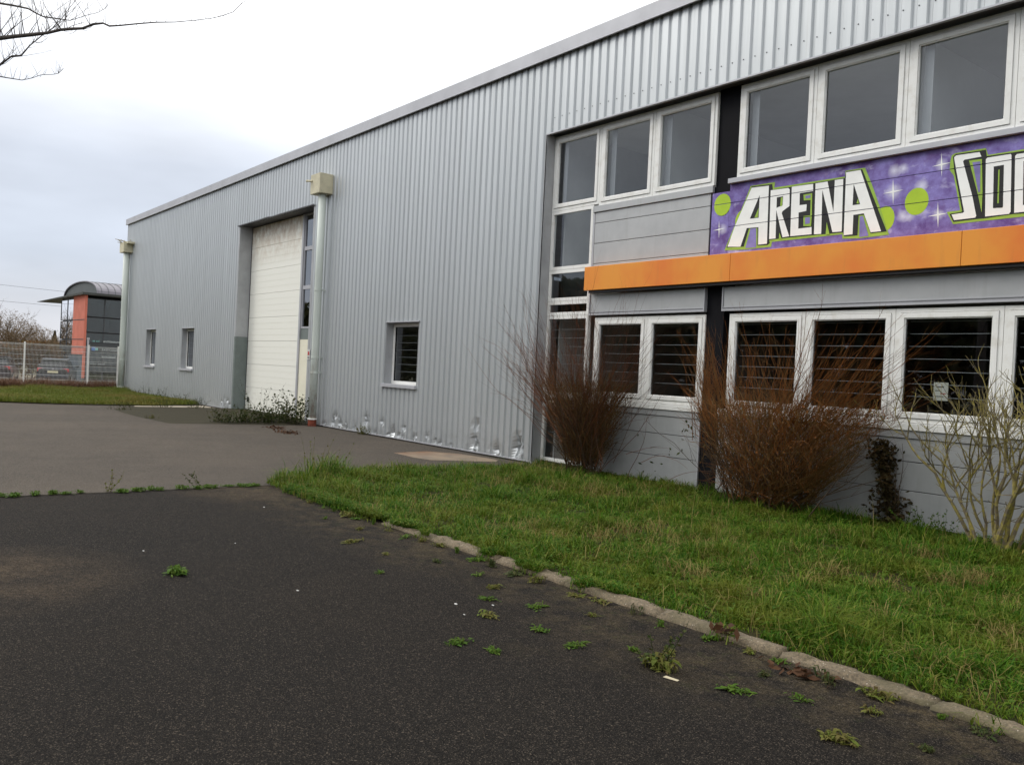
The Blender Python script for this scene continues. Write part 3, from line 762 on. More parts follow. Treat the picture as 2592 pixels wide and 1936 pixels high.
R7={
'S': [(-5.051, 4.456), (-5.027, 4.474), (-4.757, 4.468), (-4.734, 4.411), (-4.926, 4.407), (-4.943, 4.39), (-4.811, 3.954), (-4.756, 3.721), (-4.769, 3.703), (-5.011, 3.7), (-5.044, 3.769), (-4.912, 3.776), (-4.898, 3.787), (-5.018, 4.3)] ,
'O': [(-4.682, 4.37), (-4.667, 4.387), (-4.413, 4.388), (-4.402, 4.372), (-4.379, 3.727), (-4.396, 3.705), (-4.656, 3.704)] ,
'Oc': [(-4.589, 4.273), (-4.479, 4.275), (-4.464, 3.794), (-4.472, 3.784), (-4.573, 3.791)] ,
'C': [(-4.363, 4.356), (-4.346, 4.375), (-4.099, 4.373), (-4.099, 4.289), (-4.271, 4.284), (-4.252, 3.787), (-4.082, 3.795), (-4.082, 3.711), (-4.34, 3.71)] ,
'black': [(-5.066, 4.463), (-5.033, 4.491), (-4.749, 4.484), (-4.688, 4.485), (-4.675, 4.408), (-4.401, 4.403), (-4.087, 4.4), (-4.06, 3.685), (-4.351, 3.697), (-4.655, 3.683), (-4.745, 3.685), (-5.019, 3.679), (-5.071, 3.782), (-4.934, 3.789), (-4.923, 3.8), (-5.043, 4.304)] ,
'green': [(-5.082, 4.486), (-5.039, 4.504), (-4.689, 4.505), (-4.661, 4.42), (-4.076, 4.42), (-4.037, 3.658), (-5.023, 3.654), (-5.106, 3.809), (-4.948, 3.811), (-5.044, 4.234), (-5.098, 4.313), (-5.098, 4.403)] ,
'g1': [(-4.872, 4.387), (-4.725, 4.382), (-4.699, 3.988), (-4.696, 3.754), (-4.745, 3.955)] ,
'p1': [(-4.83, 4.36), (-4.742, 4.356), (-4.727, 4.002), (-4.745, 3.994)] ,
'g2': [(-4.536, 4.226), (-4.522, 4.227), (-4.511, 3.843), (-4.528, 3.84)] ,
'circ1': [(-5.48, 3.984), (-5.331, 3.975), (-5.489, 4.15)] ,
'circ2': [(-5.883, 3.816), (-5.759, 3.813), (-5.892, 3.977)] ,
's1': [(-5.198, 4.394)] ,
's2': [(-5.796, 4.145)] ,
's3': [(-5.21, 3.788)] ,
'cl1': [(-5.794, 4.409)] ,
'cl2': [(-5.437, 4.169)] ,
'cl3': [(-5.652, 3.822)] ,
}

paint('painted_disc', ell(-8.087, 4.027, .15, .165), 1, 'lime')
paint('painted_disc', ell(-5.885, 3.815, .125, .16), 1, 'lime')
paint('painted_disc', ell(-5.485, 3.984, .150, .168), 1, 'lime')
dsc = paint('painted_disc', ell(-8.49, 4.31, .155, .165), 1, 'lime')
for nm in ('R6', 'R7'):
    D = R6 if nm == 'R6' else R7
    paint('letter_border', D['green'], 2, 'lime2')
    paint('letter_shadow', D['black'], 3, 'mblack')
    for kk, vv in D.items():
        if kk in ('n1p', 'n2p'): paint('painted_patch', vv, 4, 'lilac')
        elif kk[0] == 'g' and kk[1:].isdigit(): paint('painted_patch', vv, 7, 'lime2')
        elif kk[0] == 'p' and kk[1:].isdigit(): paint('painted_patch', vv, 8, 'lilac')
        elif kk in ('A1', 'R', 'E', 'N', 'A2', 'S', 'O', 'C'): paint('letter', vv, 5, 'mwhite')
        elif kk in ('A1c', 'Rc', 'A2c', 'Oc'): paint('letter_counter', vv, 6, 'mblack')
for cx, cz, r in ((-5.198, 4.394, .15), (-5.796, 4.145, .17), (-5.21, 3.788, .16), (-8.53, 3.941, .14)):
    pts = []
    for i in range(8):
        a = math.pi / 4 * i + 0.06; rr = r * (1.0 if i % 4 == 2 else 0.8) if i % 2 == 0 else r * 0.09
        pts.append((cx + rr * math.cos(a), cz + rr * math.sin(a)))
    paint('painted_star', pts, 2 if cx > -8 else 1, 'mwhite')

# --- rooms behind the glass
MB().box(-12.35, .96, 0.46, 6.5, 2.98, 3.48).build('floor_slab', 'room', W)
MB().box(-12.35, .96, 0.26, 6.5, -.15, -.05).build('floor_slab', 'floor_in', W)
MB().box(-12.35, .96, 6.5, 6.6, -.1, 7.3).build('room_wall', 'room', W)
MB().box(-12.35, .96, 0.40, 6.5, 6.15, 6.2).build('ceiling', 'room', W)
for xx in (-9.94, -5.68, -1.9): MB().box(xx - .04, xx + .04, 0.30, 4.6, 3.5, 6.14).build('partition', 'partition', W)
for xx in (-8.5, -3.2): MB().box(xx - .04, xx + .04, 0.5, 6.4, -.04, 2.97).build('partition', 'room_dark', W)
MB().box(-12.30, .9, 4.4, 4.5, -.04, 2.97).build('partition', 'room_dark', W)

# --- punched windows of the hall
for a, b, z0, z1, nb in ((-38.2, -36.85, 1.17, 2.69, 6), (-33.45, -32.08, 1.17, 2.69, 6), (-18.09, -16.65, 1.20, 2.67, 7)):
    wn_ = window(a + .01, b - .01, z0 + .03, z1 - .02, 0.185, bars=nb, fw=0.075, sash=False)
    MB().ring(a + .08, b - .08, z0 + .10, z1 - .09, .014, .20, .24).build('gasket', 'black', wn_)
    MB().box(a - .012, a + .010, 0.0, 0.30, z0, z1).build('jamb', 'jamb', wn_)
    MB().box(b - .010, b + .012, 0.0, 0.30, z0, z1).build('jamb', 'jamb', wn_)
    MB().box(a - .03, b + .03, -0.03, 0.30, z1 - .004, z1 + .018).build('lintel_flashing', 'trim', wn_)
    MB().box(a - .10, b + .02, -0.06, 0.185, z0 - .05, z0 + .028).build('window_sill', 'trim', wn_, bevel=.004)
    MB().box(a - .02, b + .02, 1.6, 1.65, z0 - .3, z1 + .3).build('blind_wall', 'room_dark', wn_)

# --- the big sectional door in its recess
DY = 0.41
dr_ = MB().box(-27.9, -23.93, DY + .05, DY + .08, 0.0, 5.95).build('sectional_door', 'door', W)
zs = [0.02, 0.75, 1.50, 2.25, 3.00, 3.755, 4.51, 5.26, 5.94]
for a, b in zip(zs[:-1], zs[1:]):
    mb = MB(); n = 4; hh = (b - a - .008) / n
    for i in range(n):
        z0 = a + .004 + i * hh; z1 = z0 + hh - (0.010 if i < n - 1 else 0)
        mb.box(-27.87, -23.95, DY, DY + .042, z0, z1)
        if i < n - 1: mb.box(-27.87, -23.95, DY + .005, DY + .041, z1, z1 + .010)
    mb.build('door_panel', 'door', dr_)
MB().box(-27.72, -27.56, DY - .012, DY - .001, .27, .42).build('door_vent', 'black_plastic', dr_)  # black square vent low on the door
MB().box(-27.90, -27.875, DY - .01, DY + .05, 0, 5.94).build('door_seal', 'trim_dark', dr_)
MB().box(-23.945, -23.84, DY - .03, DY + .08, 0.0, 5.95).build('door_post', 'trim', dr_)
sl = MB().ring(-23.835, -22.41, 2.62, 5.95, .05, DY, DY + .07).box(-23.78, -22.46, DY - .006, DY + .06, 4.88, 4.99).box(-23.78, -22.46, DY - .006, DY + .06, 3.75, 3.86).build('side_light', 'trim', W)
for z0, z1 in ((2.67, 3.748), (3.862, 4.878), (4.992, 5.90)): MB().box(-23.78, -22.46, DY + .03, DY + .036, z0, z1).build('pane', 'glass_dark', sl)
MB().box(-23.835, -22.41, DY + .01, DY + .06, 2.30, 2.615).build('side_panel', 'jamb_paint', W)
MB().box(-23.835, -22.41, DY, DY + .06, 0.0, 2.295).build('side_panel', 'cream', W)
MB().box(-28.02, -27.905, -0.004, DY + .08, 2.372, 5.95).build('door_jamb', 'jamb', W)
MB().box(-28.02, -27.900, -0.006, DY + .08, -.06, 2.37).build('door_jamb', 'jamb_paint', W)
MB().box(-22.395, -22.28, -0.004, DY + .08, -.06, 5.95).build('door_jamb', 'jamb', W)
# bent lintel flashing
mb = MB()
pp = [(-28.05, 5.95), (-26.2, 5.955), (-25.6, 5.97), (-25.2, 5.945), (-24.6, 5.955), (-22.3, 5.96)]
for (a, za), (b, zb) in zip(pp[:-1], pp[1:]):
    mb.quad((a, -.05, za), (b, -.05, zb), (b, DY + .1, zb + .01), (a, DY + .1, za + .01))
    mb.quad((a, -.05, za), (a, -.05, za + .03), (b, -.05, zb + .03), (b, -.05, zb))
mb.build('lintel_flashing', 'trim_dark', W)
MB().box(-27.9, -22.4, .05, DY + .2, 5.99, 6.15).build('lintel', 'trim_dark', W)

# --- downpipes with rainwater hoppers
def downpipe(x, y, r, ztop, hop, broken=False):
    p = MB().tube([(x, y, 0.14), (x, y, 2.0), (x, y, 4.0), (x, y, ztop)], r, 20).build('downpipe', 'pipe', W, smooth=True)
    for z in (1.35, 1.75, 3.55):
        MB().tube([(x, y, z), (x, y, z + .05)], r + .008, 20).box(x - .02, x + .02, y, 0.0, z + .01, z + .04).build('bracket', 'pipe', p)
    MB().tube([(x, y, YZ - .02), (x, y, 0.13)], r + .012, 20).build('iron_shoe', 'rust', p)
    MB().tube([(x, y, 0.125), (x, y, 0.16)], r + .025, 20).build('collar', 'pvc', p)
    a, b, c, d, e = hop
    h = MB().box(a, b, c, 0.0, d, e).build('hopper', 'hopper', p, bevel=.006)
    if broken:
        for k in range(9):
            q = random.Random(k); MB().tube([(a + q.random() * (b - a), c + q.random() * .35, e), (a + q.uniform(-.25, .5), c + q.uniform(-.2, .4), e + q.uniform(.02, .22))], .018, 4).build('debris', 'wood_debris', h)
        MB().box(a + .3, b + .25, c + .1, 0.0, e - .06, e + .02).build('spout', 'hopper', h)
    else:
        MB().tube([(a + .10, c, e - .17), (a - .02, c - .12, e - .17)], .028, 8).build('overflow_pipe', 'hopper', h)
downpipe(-21.50, -0.19, 0.10, 6.14, (-21.86, -21.30, -0.38, 6.12, 6.64))
downpipe(-41.15, -0.19, 0.13, 6.14, (-41.6, -40.9, -0.38, 6.12, 6.55), True)
LITTER = [(-9.55, -6.35, .022, 'white litter scrap nearest the asphalt joint'), (-7.75, -8.15, .02, 'white litter scrap up and left of the lone green tuft'), (-7.75, -7.35, .014, 'tiny white litter dot right above the lone green tuft'),
          (-5.95, -7.55, .022, 'white litter scrap right of the lone green tuft'), (-5.1, -6.72, .028, 'elongated white scrap in front of the kerb weeds'), (-4.85, -6.82, .016, 'round white dot just right of the elongated scrap'), (-4.95, -6.5, .018, 'white scrap beside the greyish flat weed')]
# ------------------------------------------------------------------ fence, office, cars and trees beyond it
F = empty('mesh_fence', (-42.0, -2, 0)); tag(F, 'white welded mesh fence with slim posts beside the warehouse corner', 'fence')
ys = [-0.15, -1.38, -3.89, -6.40, -8.91, -11.42]
for y in ys:
    p = MB().box(-42.03, -41.97, y - .028, y + .028, -.3, 1.95).build('post', 'white_post', F)
for a, b in zip(ys[:-1], ys[1:]):
    mb = MB(); y = a - .05
    while y > b + .03:
        mb.box(-42.045, -42.040, y - .0035, y + .0035, 0.12, 1.90); y -= .05
    for z in (.15, .36, .57, .78, .99, 1.20, 1.41, 1.62, 1.83, 1.87):
        mb.box(-42.039, -42.033, b + .03, a - .03, z - .005, z + .005)
    o = mb.build('mesh_panel', 'wire', F); o['kind'] = 'stuff'

# office with barrel roof: local axes a (along the vault, right and away) and b (left and away)
th = R(40)
lat = Vector((0.6152, 0.7884, 0)); dpt = Vector((-0.7884, 0.6152, 0))
ea = lat * math.cos(th) + dpt * math.sin(th); eb = -lat * math.sin(th) + dpt * math.cos(th)
OF = empty('office_building', (-61.2, 2.35, -0.3), math.atan2(ea.y, ea.x), world_parts=False)
tag(OF, 'dark glazed office with salmon pillar and arched zinc roof behind the fence', 'building')
def opart(mb, name, mat, parent=OF, **k):
    o = mb.build(name, mat, None, **k); o.parent = parent; return o
# local: x along ea, y along eb
opart(MB().box(0.0, 0.14, -0.05, 2.9, 0.25, 5.6), 'pillar', 'salmon')
opart(MB().box(-0.01, 0.15, -0.06, 2.92, 0.0, 0.25), 'pillar_foot', 'off_grey')
for z in (4.0, 2.72, 2.2): opart(MB().box(-.012, -.002, -.05, 2.9, z, z + .05), 'pillar_joint', 'off_dark')
for i, (a, b) in enumerate(((2.9, 4.7), (4.7, 6.5))):
    for z0, z1 in ((2.25, 2.72), (2.76, 4.0), (4.05, 5.45)):
        wf = opart(MB().ring(0, 1, z0, z1, .03, 0, .06), 'window', 'off_dark')
        wf.rotation_euler = (0, 0, R(-90)); wf.location = (.05, b, 0); wf.scale = (b - a, 1, 1)
        o = MB().box(.03, .97, .025, .035, z0 + .03, z1 - .03).build('pane', 'off_glass'); o.parent = wf
opart(MB().box(.05, .12, 2.9, 6.5, 2.05, 2.24).box(.4, .46, 2.9, 6.5, 0, 2.05).box(.13, .2, 2.9, 6.5, 5.46, 5.6), 'wall', 'off_dark')
for i in range(8):
    a, b = 0.2 + i * 1.1, 0.2 + (i + 1) * 1.1
    for z0, z1 in ((0.15, 1.05), (1.1, 1.95), (2.55, 3.2), (3.25, 4.2), (4.25, 5.45)):
        wf = opart(MB().ring(a, b, z0, z1, .04, .35, .42), 'window', 'off_dark')
        o = MB().box(a + .04, b - .04, .38, .39, z0 + .04, z1 - .04).build('pane', 'off_glass'); o.parent = wf
opart(MB().box(.16, 9, .33, .42, 1.96, 2.54), 'fascia_board', 'off_dark')
opart(MB().box(.2, 9, 6.4, 6.5, 0, 5.5).box(8.9, 9, .45, 6.4, 0, 5.5).box(3.2, 3.3, .45, 6.4, 0, 5.5), 'inner_wall', 'off_dark')
opart(MB().box(.2, 8.9, .45, 6.4, 2.45, 2.56), 'floor_slab', 'off_grey')
cn = MB()
tp = [(-.25, -.35, 5.76), (9.5, -.35, 5.76), (9.5, 12, 5.76), (-.35, 12.2, 5.52)]
bt = [(-.22, -.30, 5.62), (9.5, -.30, 5.62), (9.5, 12, 5.6), (-.35, 12.2, 5.50)]
cn.add(tp + bt, [(0, 1, 2, 3), (7, 6, 5, 4), (0, 4, 5, 1), (1, 5, 6, 2), (2, 6, 7, 3), (3, 7, 4, 0)])
opart(cn, 'canopy', 'off_grey')
nseg = 20; hw, rise, yc = 4.4, 1.0, 4.5
arc = [(yc - hw * math.cos(math.pi * i / nseg), 5.74 + rise * math.sin(math.pi * i / nseg) ** .8) for i in range(nseg + 1)]
va = MB()
for (y0, z0), (y1, z1) in zip(arc[:-1], arc[1:]): va.quad((.75, y0, z0), (9.4, y0, z0), (9.4, y1, z1), (.75, y1, z1))
vault = opart(va, 'barrel_roof', 'zinc', smooth=True)
opart(MB().poly([(.82, y, z) for y, z in arc]), 'arch_gable', 'off_grey')
for k in range(20):
    xx = 1.0 + k * .42; se = MB()
    for (y0, z0), (y1, z1) in zip(arc[:11], arc[1:12]): se.quad((xx, y0, z0 + .03), (xx + .03, y0, z0 + .03), (xx + .03, y1, z1 + .03), (xx, y1, z1 + .03)); se.quad((xx, y0, z0), (xx, y0, z0 + .03), (xx, y1, z1 + .03), (xx, y1, z1))
    o = se.build('seam', 'off_grey'); o.parent = vault
rimm = MB(); rimm.tube([(.75, y, z) for y, z in arc], .05, 6); o = rimm.build('roof_edge', 'zinc'); o.parent = vault
def otext(t, x, z, size, mat):
    cu = bpy.data.curves.new('t', 'FONT'); cu.body = t; cu.size = size; cu.extrude = .004
    tmp = bpy.data.objects.new('t', cu); COL.objects.link(tmp)
    bpy.context.view_layer.update()
    me = bpy.data.meshes.new_from_object(tmp.evaluated_get(bpy.context.evaluated_depsgraph_get()))
    bpy.data.objects.remove(tmp); me.materials.clear(); me.materials.append(M[mat])
    o = bpy.data.objects.new('sign_lettering', me); COL.objects.link(o); o.parent = OF
    o.rotation_euler = (R(90), 0, 0); o.location = (x, .31, z); return o
otext('et sci', .62, 2.62, .20, 'sign_teal'); otext('architecture', 1.28, 2.62, .21, 'sign_white')
otext('E.A.D Conseil', 1.22, 2.08, .17, 'sign_white'); otext('avoconseil', 1.22, 1.62, .21, 'sign_white')
otext('bureau  conseil', .5, 1.14, .15, 'sign_white')
opart(MB().box(.58, .80, .30, .315, 2.05, 2.28), 'sign_logo', 'sign_blue')
opart(MB().box(.80, .98, .30, .315, 2.08, 2.24), 'sign_logo', 'sign_teal')
for xx, yy in ((.3, .1), (.42, .1)): opart(MB().tube([(xx, yy, 0), (xx, yy, 2.5)], .04, 8), 'canopy_post', 'off_grey')

cb = empty('utility_cabinet', (-57.3, 1.15, -0.3), R(150), world_parts=False); tag(cb, 'blue grey utility cabinet standing in front of the salmon pillar', 'cabinet')
for nm, m, b in (('cabinet_body', 'cab', (-.38, .38, -.25, .25, .08, 1.72)), ('cabinet_roof', 'off_grey', (-.42, .42, -.29, .29, 1.723, 1.78)), ('cabinet_foot', 'off_grey', (-.36, .36, -.23, .23, 0, .078)), ('cabinet_door', 'cab', (-.34, .34, .252, .27, .14, 1.66))):
    o = MB().box(*b).build(nm, m); o.parent = cb
lp = empty('light_mast', (-56.4, 1.62, -0.3), world_parts=False); tag(lp, 'slim grey mast in front of the office glazing', 'post')
o = MB().tube([(0, 0, 0), (0, 0, 2.7)], .05, 8).build('mast', 'trim'); o.parent = lp
o = MB().box(-.12, .12, -.05, .05, 2.7, 2.78).build('mast_head', 'trim'); o.parent = lp

def car(name, loc, rz, body, roof, label):
    C = empty(name, loc, rz, world_parts=False); tag(C, label, 'car', 'cars parked beyond the fence')
    P = lambda mb, n, m, par=C, **k: setattr(mb.build(n, m, None, **k), 'parent', par)
    # sections: x, half width, sill z, shoulder z
    S = [(-2.12, .70, .42, .90), (-2.06, .82, .28, .98), (-1.6, .88, .22, 1.0), (-.6, .90, .20, .98), (.6, .90, .20, .95), (1.3, .89, .21, .90), (1.85, .82, .24, .78), (2.12, .62, .36, .62)]
    mb = MB(); n = 10
    for x, hw, z0, z1 in S:
        zm = (z0 + z1) / 2
        ring = [(hw * .82, z0), (hw * .98, z0 + .10), (hw, zm), (hw * .97, z1 - .06), (hw * .86, z1)]
        for y, z in ring: mb.v.append((x, -y, z))
        for y, z in reversed(ring): mb.v.append((x, y, z))
    for i in range(len(S) - 1):
        for j in range(n):
            a, b = i * n + j, i * n + (j + 1) % n; mb.f.append((a, b, b + n, a + n)); mb.mi.append(0)
    mb.f += [tuple(range(n)), tuple((len(S) - 1) * n + j for j in reversed(range(n)))]; mb.mi += [0, 0]
    bo = mb.build('body', body, None, smooth=True); bo.parent = C
    md = bo.modifiers.new('s', 'SUBSURF'); md.levels = 1; md.render_levels = 2
    # greenhouse: pillars and roof
    g = [(-1.92, .74, .96), (-1.45, .60, 1.43), (-.2, .62, 1.47), (.45, .60, 1.40), (1.25, .72, .92)]
    gb = MB()
    for x, y, z in g: gb.v += [(x, -y, z), (x, y, z)]
    for i in range(len(g) - 1): gb.f.append((2 * i, 2 * i + 1, 2 * i + 3, 2 * i + 2)); gb.mi.append(1 if i in (1, 2) else 0)
    for sgn in (0, 1): gb.f.append(tuple(2 * i + sgn for i in range(len(g)))); gb.mi.append(0)
    gh = gb.build('greenhouse', ['black_plastic', roof], None, smooth=False); gh.parent = C
    e = .012
    P(MB().quad((-1.88 - e, -.62, 1.02), (-1.88 - e, .62, 1.02), (-1.50 - e, .53, 1.39), (-1.50 - e, -.53, 1.39)), 'rear_window', 'car_glass')
    P(MB().box(-1.62, -1.38, -.60, .60, 1.42, 1.475), 'spoiler', roof)
    for s in (-1, 1):
        P(MB().quad((-1.55, s * .735, 1.0), (-.45, s * .735, 1.0), (-.45, s * .655, 1.38), (-1.38, s * .655, 1.38)), 'side_window', 'car_glass')
        P(MB().quad((-.40, s * .735, 1.0), (.95, s * .745, .98), (.40, s * .655, 1.36), (-.40, s * .66, 1.39)), 'side_window', 'car_glass')
        P(MB().box(-2.10, -1.92, s * .62 - .17, s * .62 + .17, .74, .93), 'tail_light', 'tail', bevel=.03)
        P(MB().box(.72, .88, s * .98 - .10, s * .98 + .10, .98, 1.10), 'mirror', body, bevel=.03)
        for x in (-1.32, 1.32):
            ty = MB().tube([(x, s * .88, .31), (x, s * .70, .31)], .31, 20).build('wheel', 'tyre'); ty.parent = C
            o = MB().tube([(x, s * .885, .31), (x, s * .87, .31)], .20, 14).build('rim', 'rim'); o.parent = ty
    P(MB().box(-2.19, -2.0, -.80, .80, .36, .58), 'bumper', body, bevel=.05)
    P(MB().box(-2.20, -2.12, -.70, .70, .30, .34), 'bumper_trim', 'rim')
    P(MB().box(-2.15, -2.09, -.26, .26, .68, .79), 'number_plate', 'plate')
    P(MB().tube([(-2.15, 0, .90), (-2.08, 0, .90)], .05, 10), 'badge', 'rim')
    P(MB().tube([(-.2, 0, 1.47), (-.3, 0, 1.56)], .012, 5), 'aerial', 'black_plastic')
    return C
car('parked_car', (-56.0, -0.05, -0.3), R(164), 'car', 'car_roof', 'dark grey hatchback seen from behind through the mesh fence')
car('parked_car', (-57.0, -2.88, -0.3), R(166), 'car2', 'car2', 'dark maroon car cut off at the left edge of the photo')

# overhead lines far behind
for (a, b, nm) in (((-130, -30, 11.05), (-75, 40, 5.7), 'upper'), ((-130, -30, 8.6), (-75, 40, 4.9), 'lower')):
    A, B = Vector(a), Vector(b); pts = [A.lerp(B, t / 16) - Vector((0, 0, .35 * math.sin(math.pi * t / 16))) for t in range(17)]
    o = MB().tube(pts, .018, 4).build('overhead_cable', 'trim_dark'); tag(o, nm + ' of two thin overhead cables crossing the sky left of the office', 'cable', 'overhead cables')

# ---- twig builders
def grow(mb, p, d, L, r, lvl, rn, seg=6, up=0.25, wob=0.16, kids=(3, 5), kid_len=0.5, spread=0.7, tmin=0.25, sides=4):
    pts = [Vector(p)]; d = Vector(d).normalized(); st = L / seg
    for k in range(seg):
        d = (d + Vector((rn.gauss(0, wob), rn.gauss(0, wob), rn.gauss(0, wob) + up / seg))).normalized()
        pts.append(pts[-1] + d * st)
    mb.tube(pts, [r * (1 - .75 * k / seg) for k in range(seg + 1)], sides, cap=False)
    if lvl > 0:
        for _ in range(rn.randint(*kids)):
            t = rn.uniform(tmin, .97); k = min(int(t * seg), seg - 1); q = pts[k].lerp(pts[k + 1], t * seg - k)
            ax = (pts[k + 1] - pts[k]).normalized()
            side = Vector((rn.gauss(0, 1), rn.gauss(0, 1), rn.gauss(0, 1))); side = (side - ax * side.dot(ax)).normalized()
            grow(mb, q, ax + side * spread * rn.uniform(.5, 1.2), L * kid_len * rn.uniform(.6, 1.2) * (1.15 - t * .6), r * (1 - .75 * t) * .6, lvl - 1, rn, max(3, seg - 2), up, wob, kids, kid_len, spread, tmin, 3)
    return pts

def leaf_cloud(n, fx, size, name, mat, parent=None, ratio=.55):
    """loose leaves as bent quads through a volume"""
    P = fx(n); a = rng.normal(0, 1, (n, 3)); a /= np.linalg.norm(a, axis=1)[:, None]
    b = rng.normal(0, 1, (n, 3)); b -= a * (a * b).sum(1)[:, None]; b /= np.linalg.norm(b, axis=1)[:, None]
    s = size * rng.uniform(.6, 1.3, (n, 1))
    V = np.stack([P - a * s, P + b * s * ratio, P + a * s, P - b * s * ratio], 1)
    return np_mesh(name, V.reshape(-1, 3), np.arange(n * 4), np.full(n, 4), mat, parent)
def bare_tree(name, loc, H, rad, seed, label, group, mat='thicket', cat='tree', n=15):
    rn = random.Random(seed); t = empty(name, loc); tag(t, label, cat, group)
    tr = MB(); cr = MB()
    base = Vector(loc)
    tr.tube([base - Vector((0, 0, .3)), base + Vector((0, 0, H * .2)), base + Vector((.1, .05, H * .45))], [H * .035, H * .028, H * .02], 7)
    for k in range(n):
        a = 2 * math.pi * k / n + rn.uniform(-.3, .3); e = rn.uniform(.4, 1.4)
        grow(cr, base + Vector((0, 0, H * rn.uniform(.04, .4))), (math.cos(a) * rad / H * 1.6, math.sin(a) * rad / H * 1.6, e), H * rn.uniform(.5, .75), H * .012, 3, rn, 6, .35, .13, (5, 7), .5, .75)
    tr.build('trunk', 'bark', t); cr.build('crown', mat, t)
    def fx(m):
        v = rng.normal(0, 1, (m, 3)); v /= np.linalg.norm(v, axis=1)[:, None]; v *= (rng.random(m) ** .4)[:, None]
        lump = 1 + .22 * np.sin(v[:, 0] * 5 + seed) * np.cos(v[:, 1] * 6 + seed)
        return np.stack([loc[0] + v[:, 0] * rad * .85 * lump, loc[1] + v[:, 1] * rad * .85 * lump, loc[2] + H * (.52 + .40 * v[:, 2] * lump)], 1)
    o = leaf_cloud(9000, fx, .10, 'fine_twigs', mat, t, .14); o['kind'] = 'stuff'
    return t
G = 'bare trees behind the car park'
for i, (x, y, h, r, lb) in enumerate(((-77, -2.3, 4.6, 3.2, 'tall bare brown tree at the left edge beyond the fence'), (-77, .3, 5.2, 3.2, 'tallest bare brown tree beyond the dark grey car'), (-80, 2.3, 4.4, 3.0, 'lower bare tree right of the tallest one beyond the car'), (-86, 5.0, 3.3, 2.6, 'small bare tree just left of the office glass'))):
    bare_tree('bare_tree', (x, y, -.34), h, r, 40 + i, lb, G)
def hedge(name, x0, y0, x1, y1, H, wd, n, size, mat, label, z0=-.34, cat='hedge'):
    t = empty(name, ((x0 + x1) / 2, (y0 + y1) / 2, z0)); tag(t, label, cat)
    nz = lattice(int(abs(x0 * 7 + y1)) % 97, .9)
    L = math.hypot(x1 - x0, y1 - y0)
    def fx(n):
        u = rng.random(n); x = x0 + (x1 - x0) * u + rng.normal(0, wd / 2.6, n); y = y0 + (y1 - y0) * u + rng.normal(0, wd / 2.6, n)
        top = H * (.72 + .45 * nz(u * L, u * 3 + 4)); return np.stack([x, y, z0 + top * np.sqrt(rng.random(n))], 1)
    leaf_cloud(n, fx, size, 'foliage', mat, t)
    st = MB(); rn = random.Random(3)
    for k in range(int(L * 1.5)):
        u = rn.random(); p = Vector((x0 + (x1 - x0) * u, y0 + (y1 - y0) * u, z0)); grow(st, p, (rn.gauss(0, .2), rn.gauss(0, .2), 1), H * .95, .03, 1, rn, 4, 0, .1, (3, 5), .4)
    st.build('stems', 'stem', t); return t
hedge('russet_hedge', -68, -14, -66.0, 1.6, 2.35, 1.0, 26000, .085, 'beech', 'russet brown hedge running behind the parked cars')
hedge('far_hedge', -92, -22, -86, 11, 2.5, 2.2, 26000, .10, 'beech', 'brown winter hedge on the horizon left of the office')
fr = empty('fir_tree', (-92, 6.2, -.34)); tag(fr, 'small dark pointed fir on the horizon left of the office', 'tree')
MB().tube([(-92, 6.2, -.34), (-92, 6.2, 3.4)], [.12, .02], 6).build('trunk', 'bark', fr)
def firf(n):
    z = rng.random(n) ** .8; r_ = .95 * (1 - z) * np.sqrt(rng.random(n)); a = rng.random(n) * 6.283
    return np.stack([-92 + r_ * np.cos(a), 6.2 + r_ * np.sin(a), -.1 + z * 3.6], 1)
leaf_cloud(5000, firf, .09, 'crown', 'fir', fr)
# unseen hedge added behind the camera so the lower panes reflect dark
hedge('reflection_hedge', -175, -38, 35, -34, 8.6, 3.0, 120000, .40, 'hedge', 'unseen tall hedge added behind the camera to darken the lower window reflections', YZ)

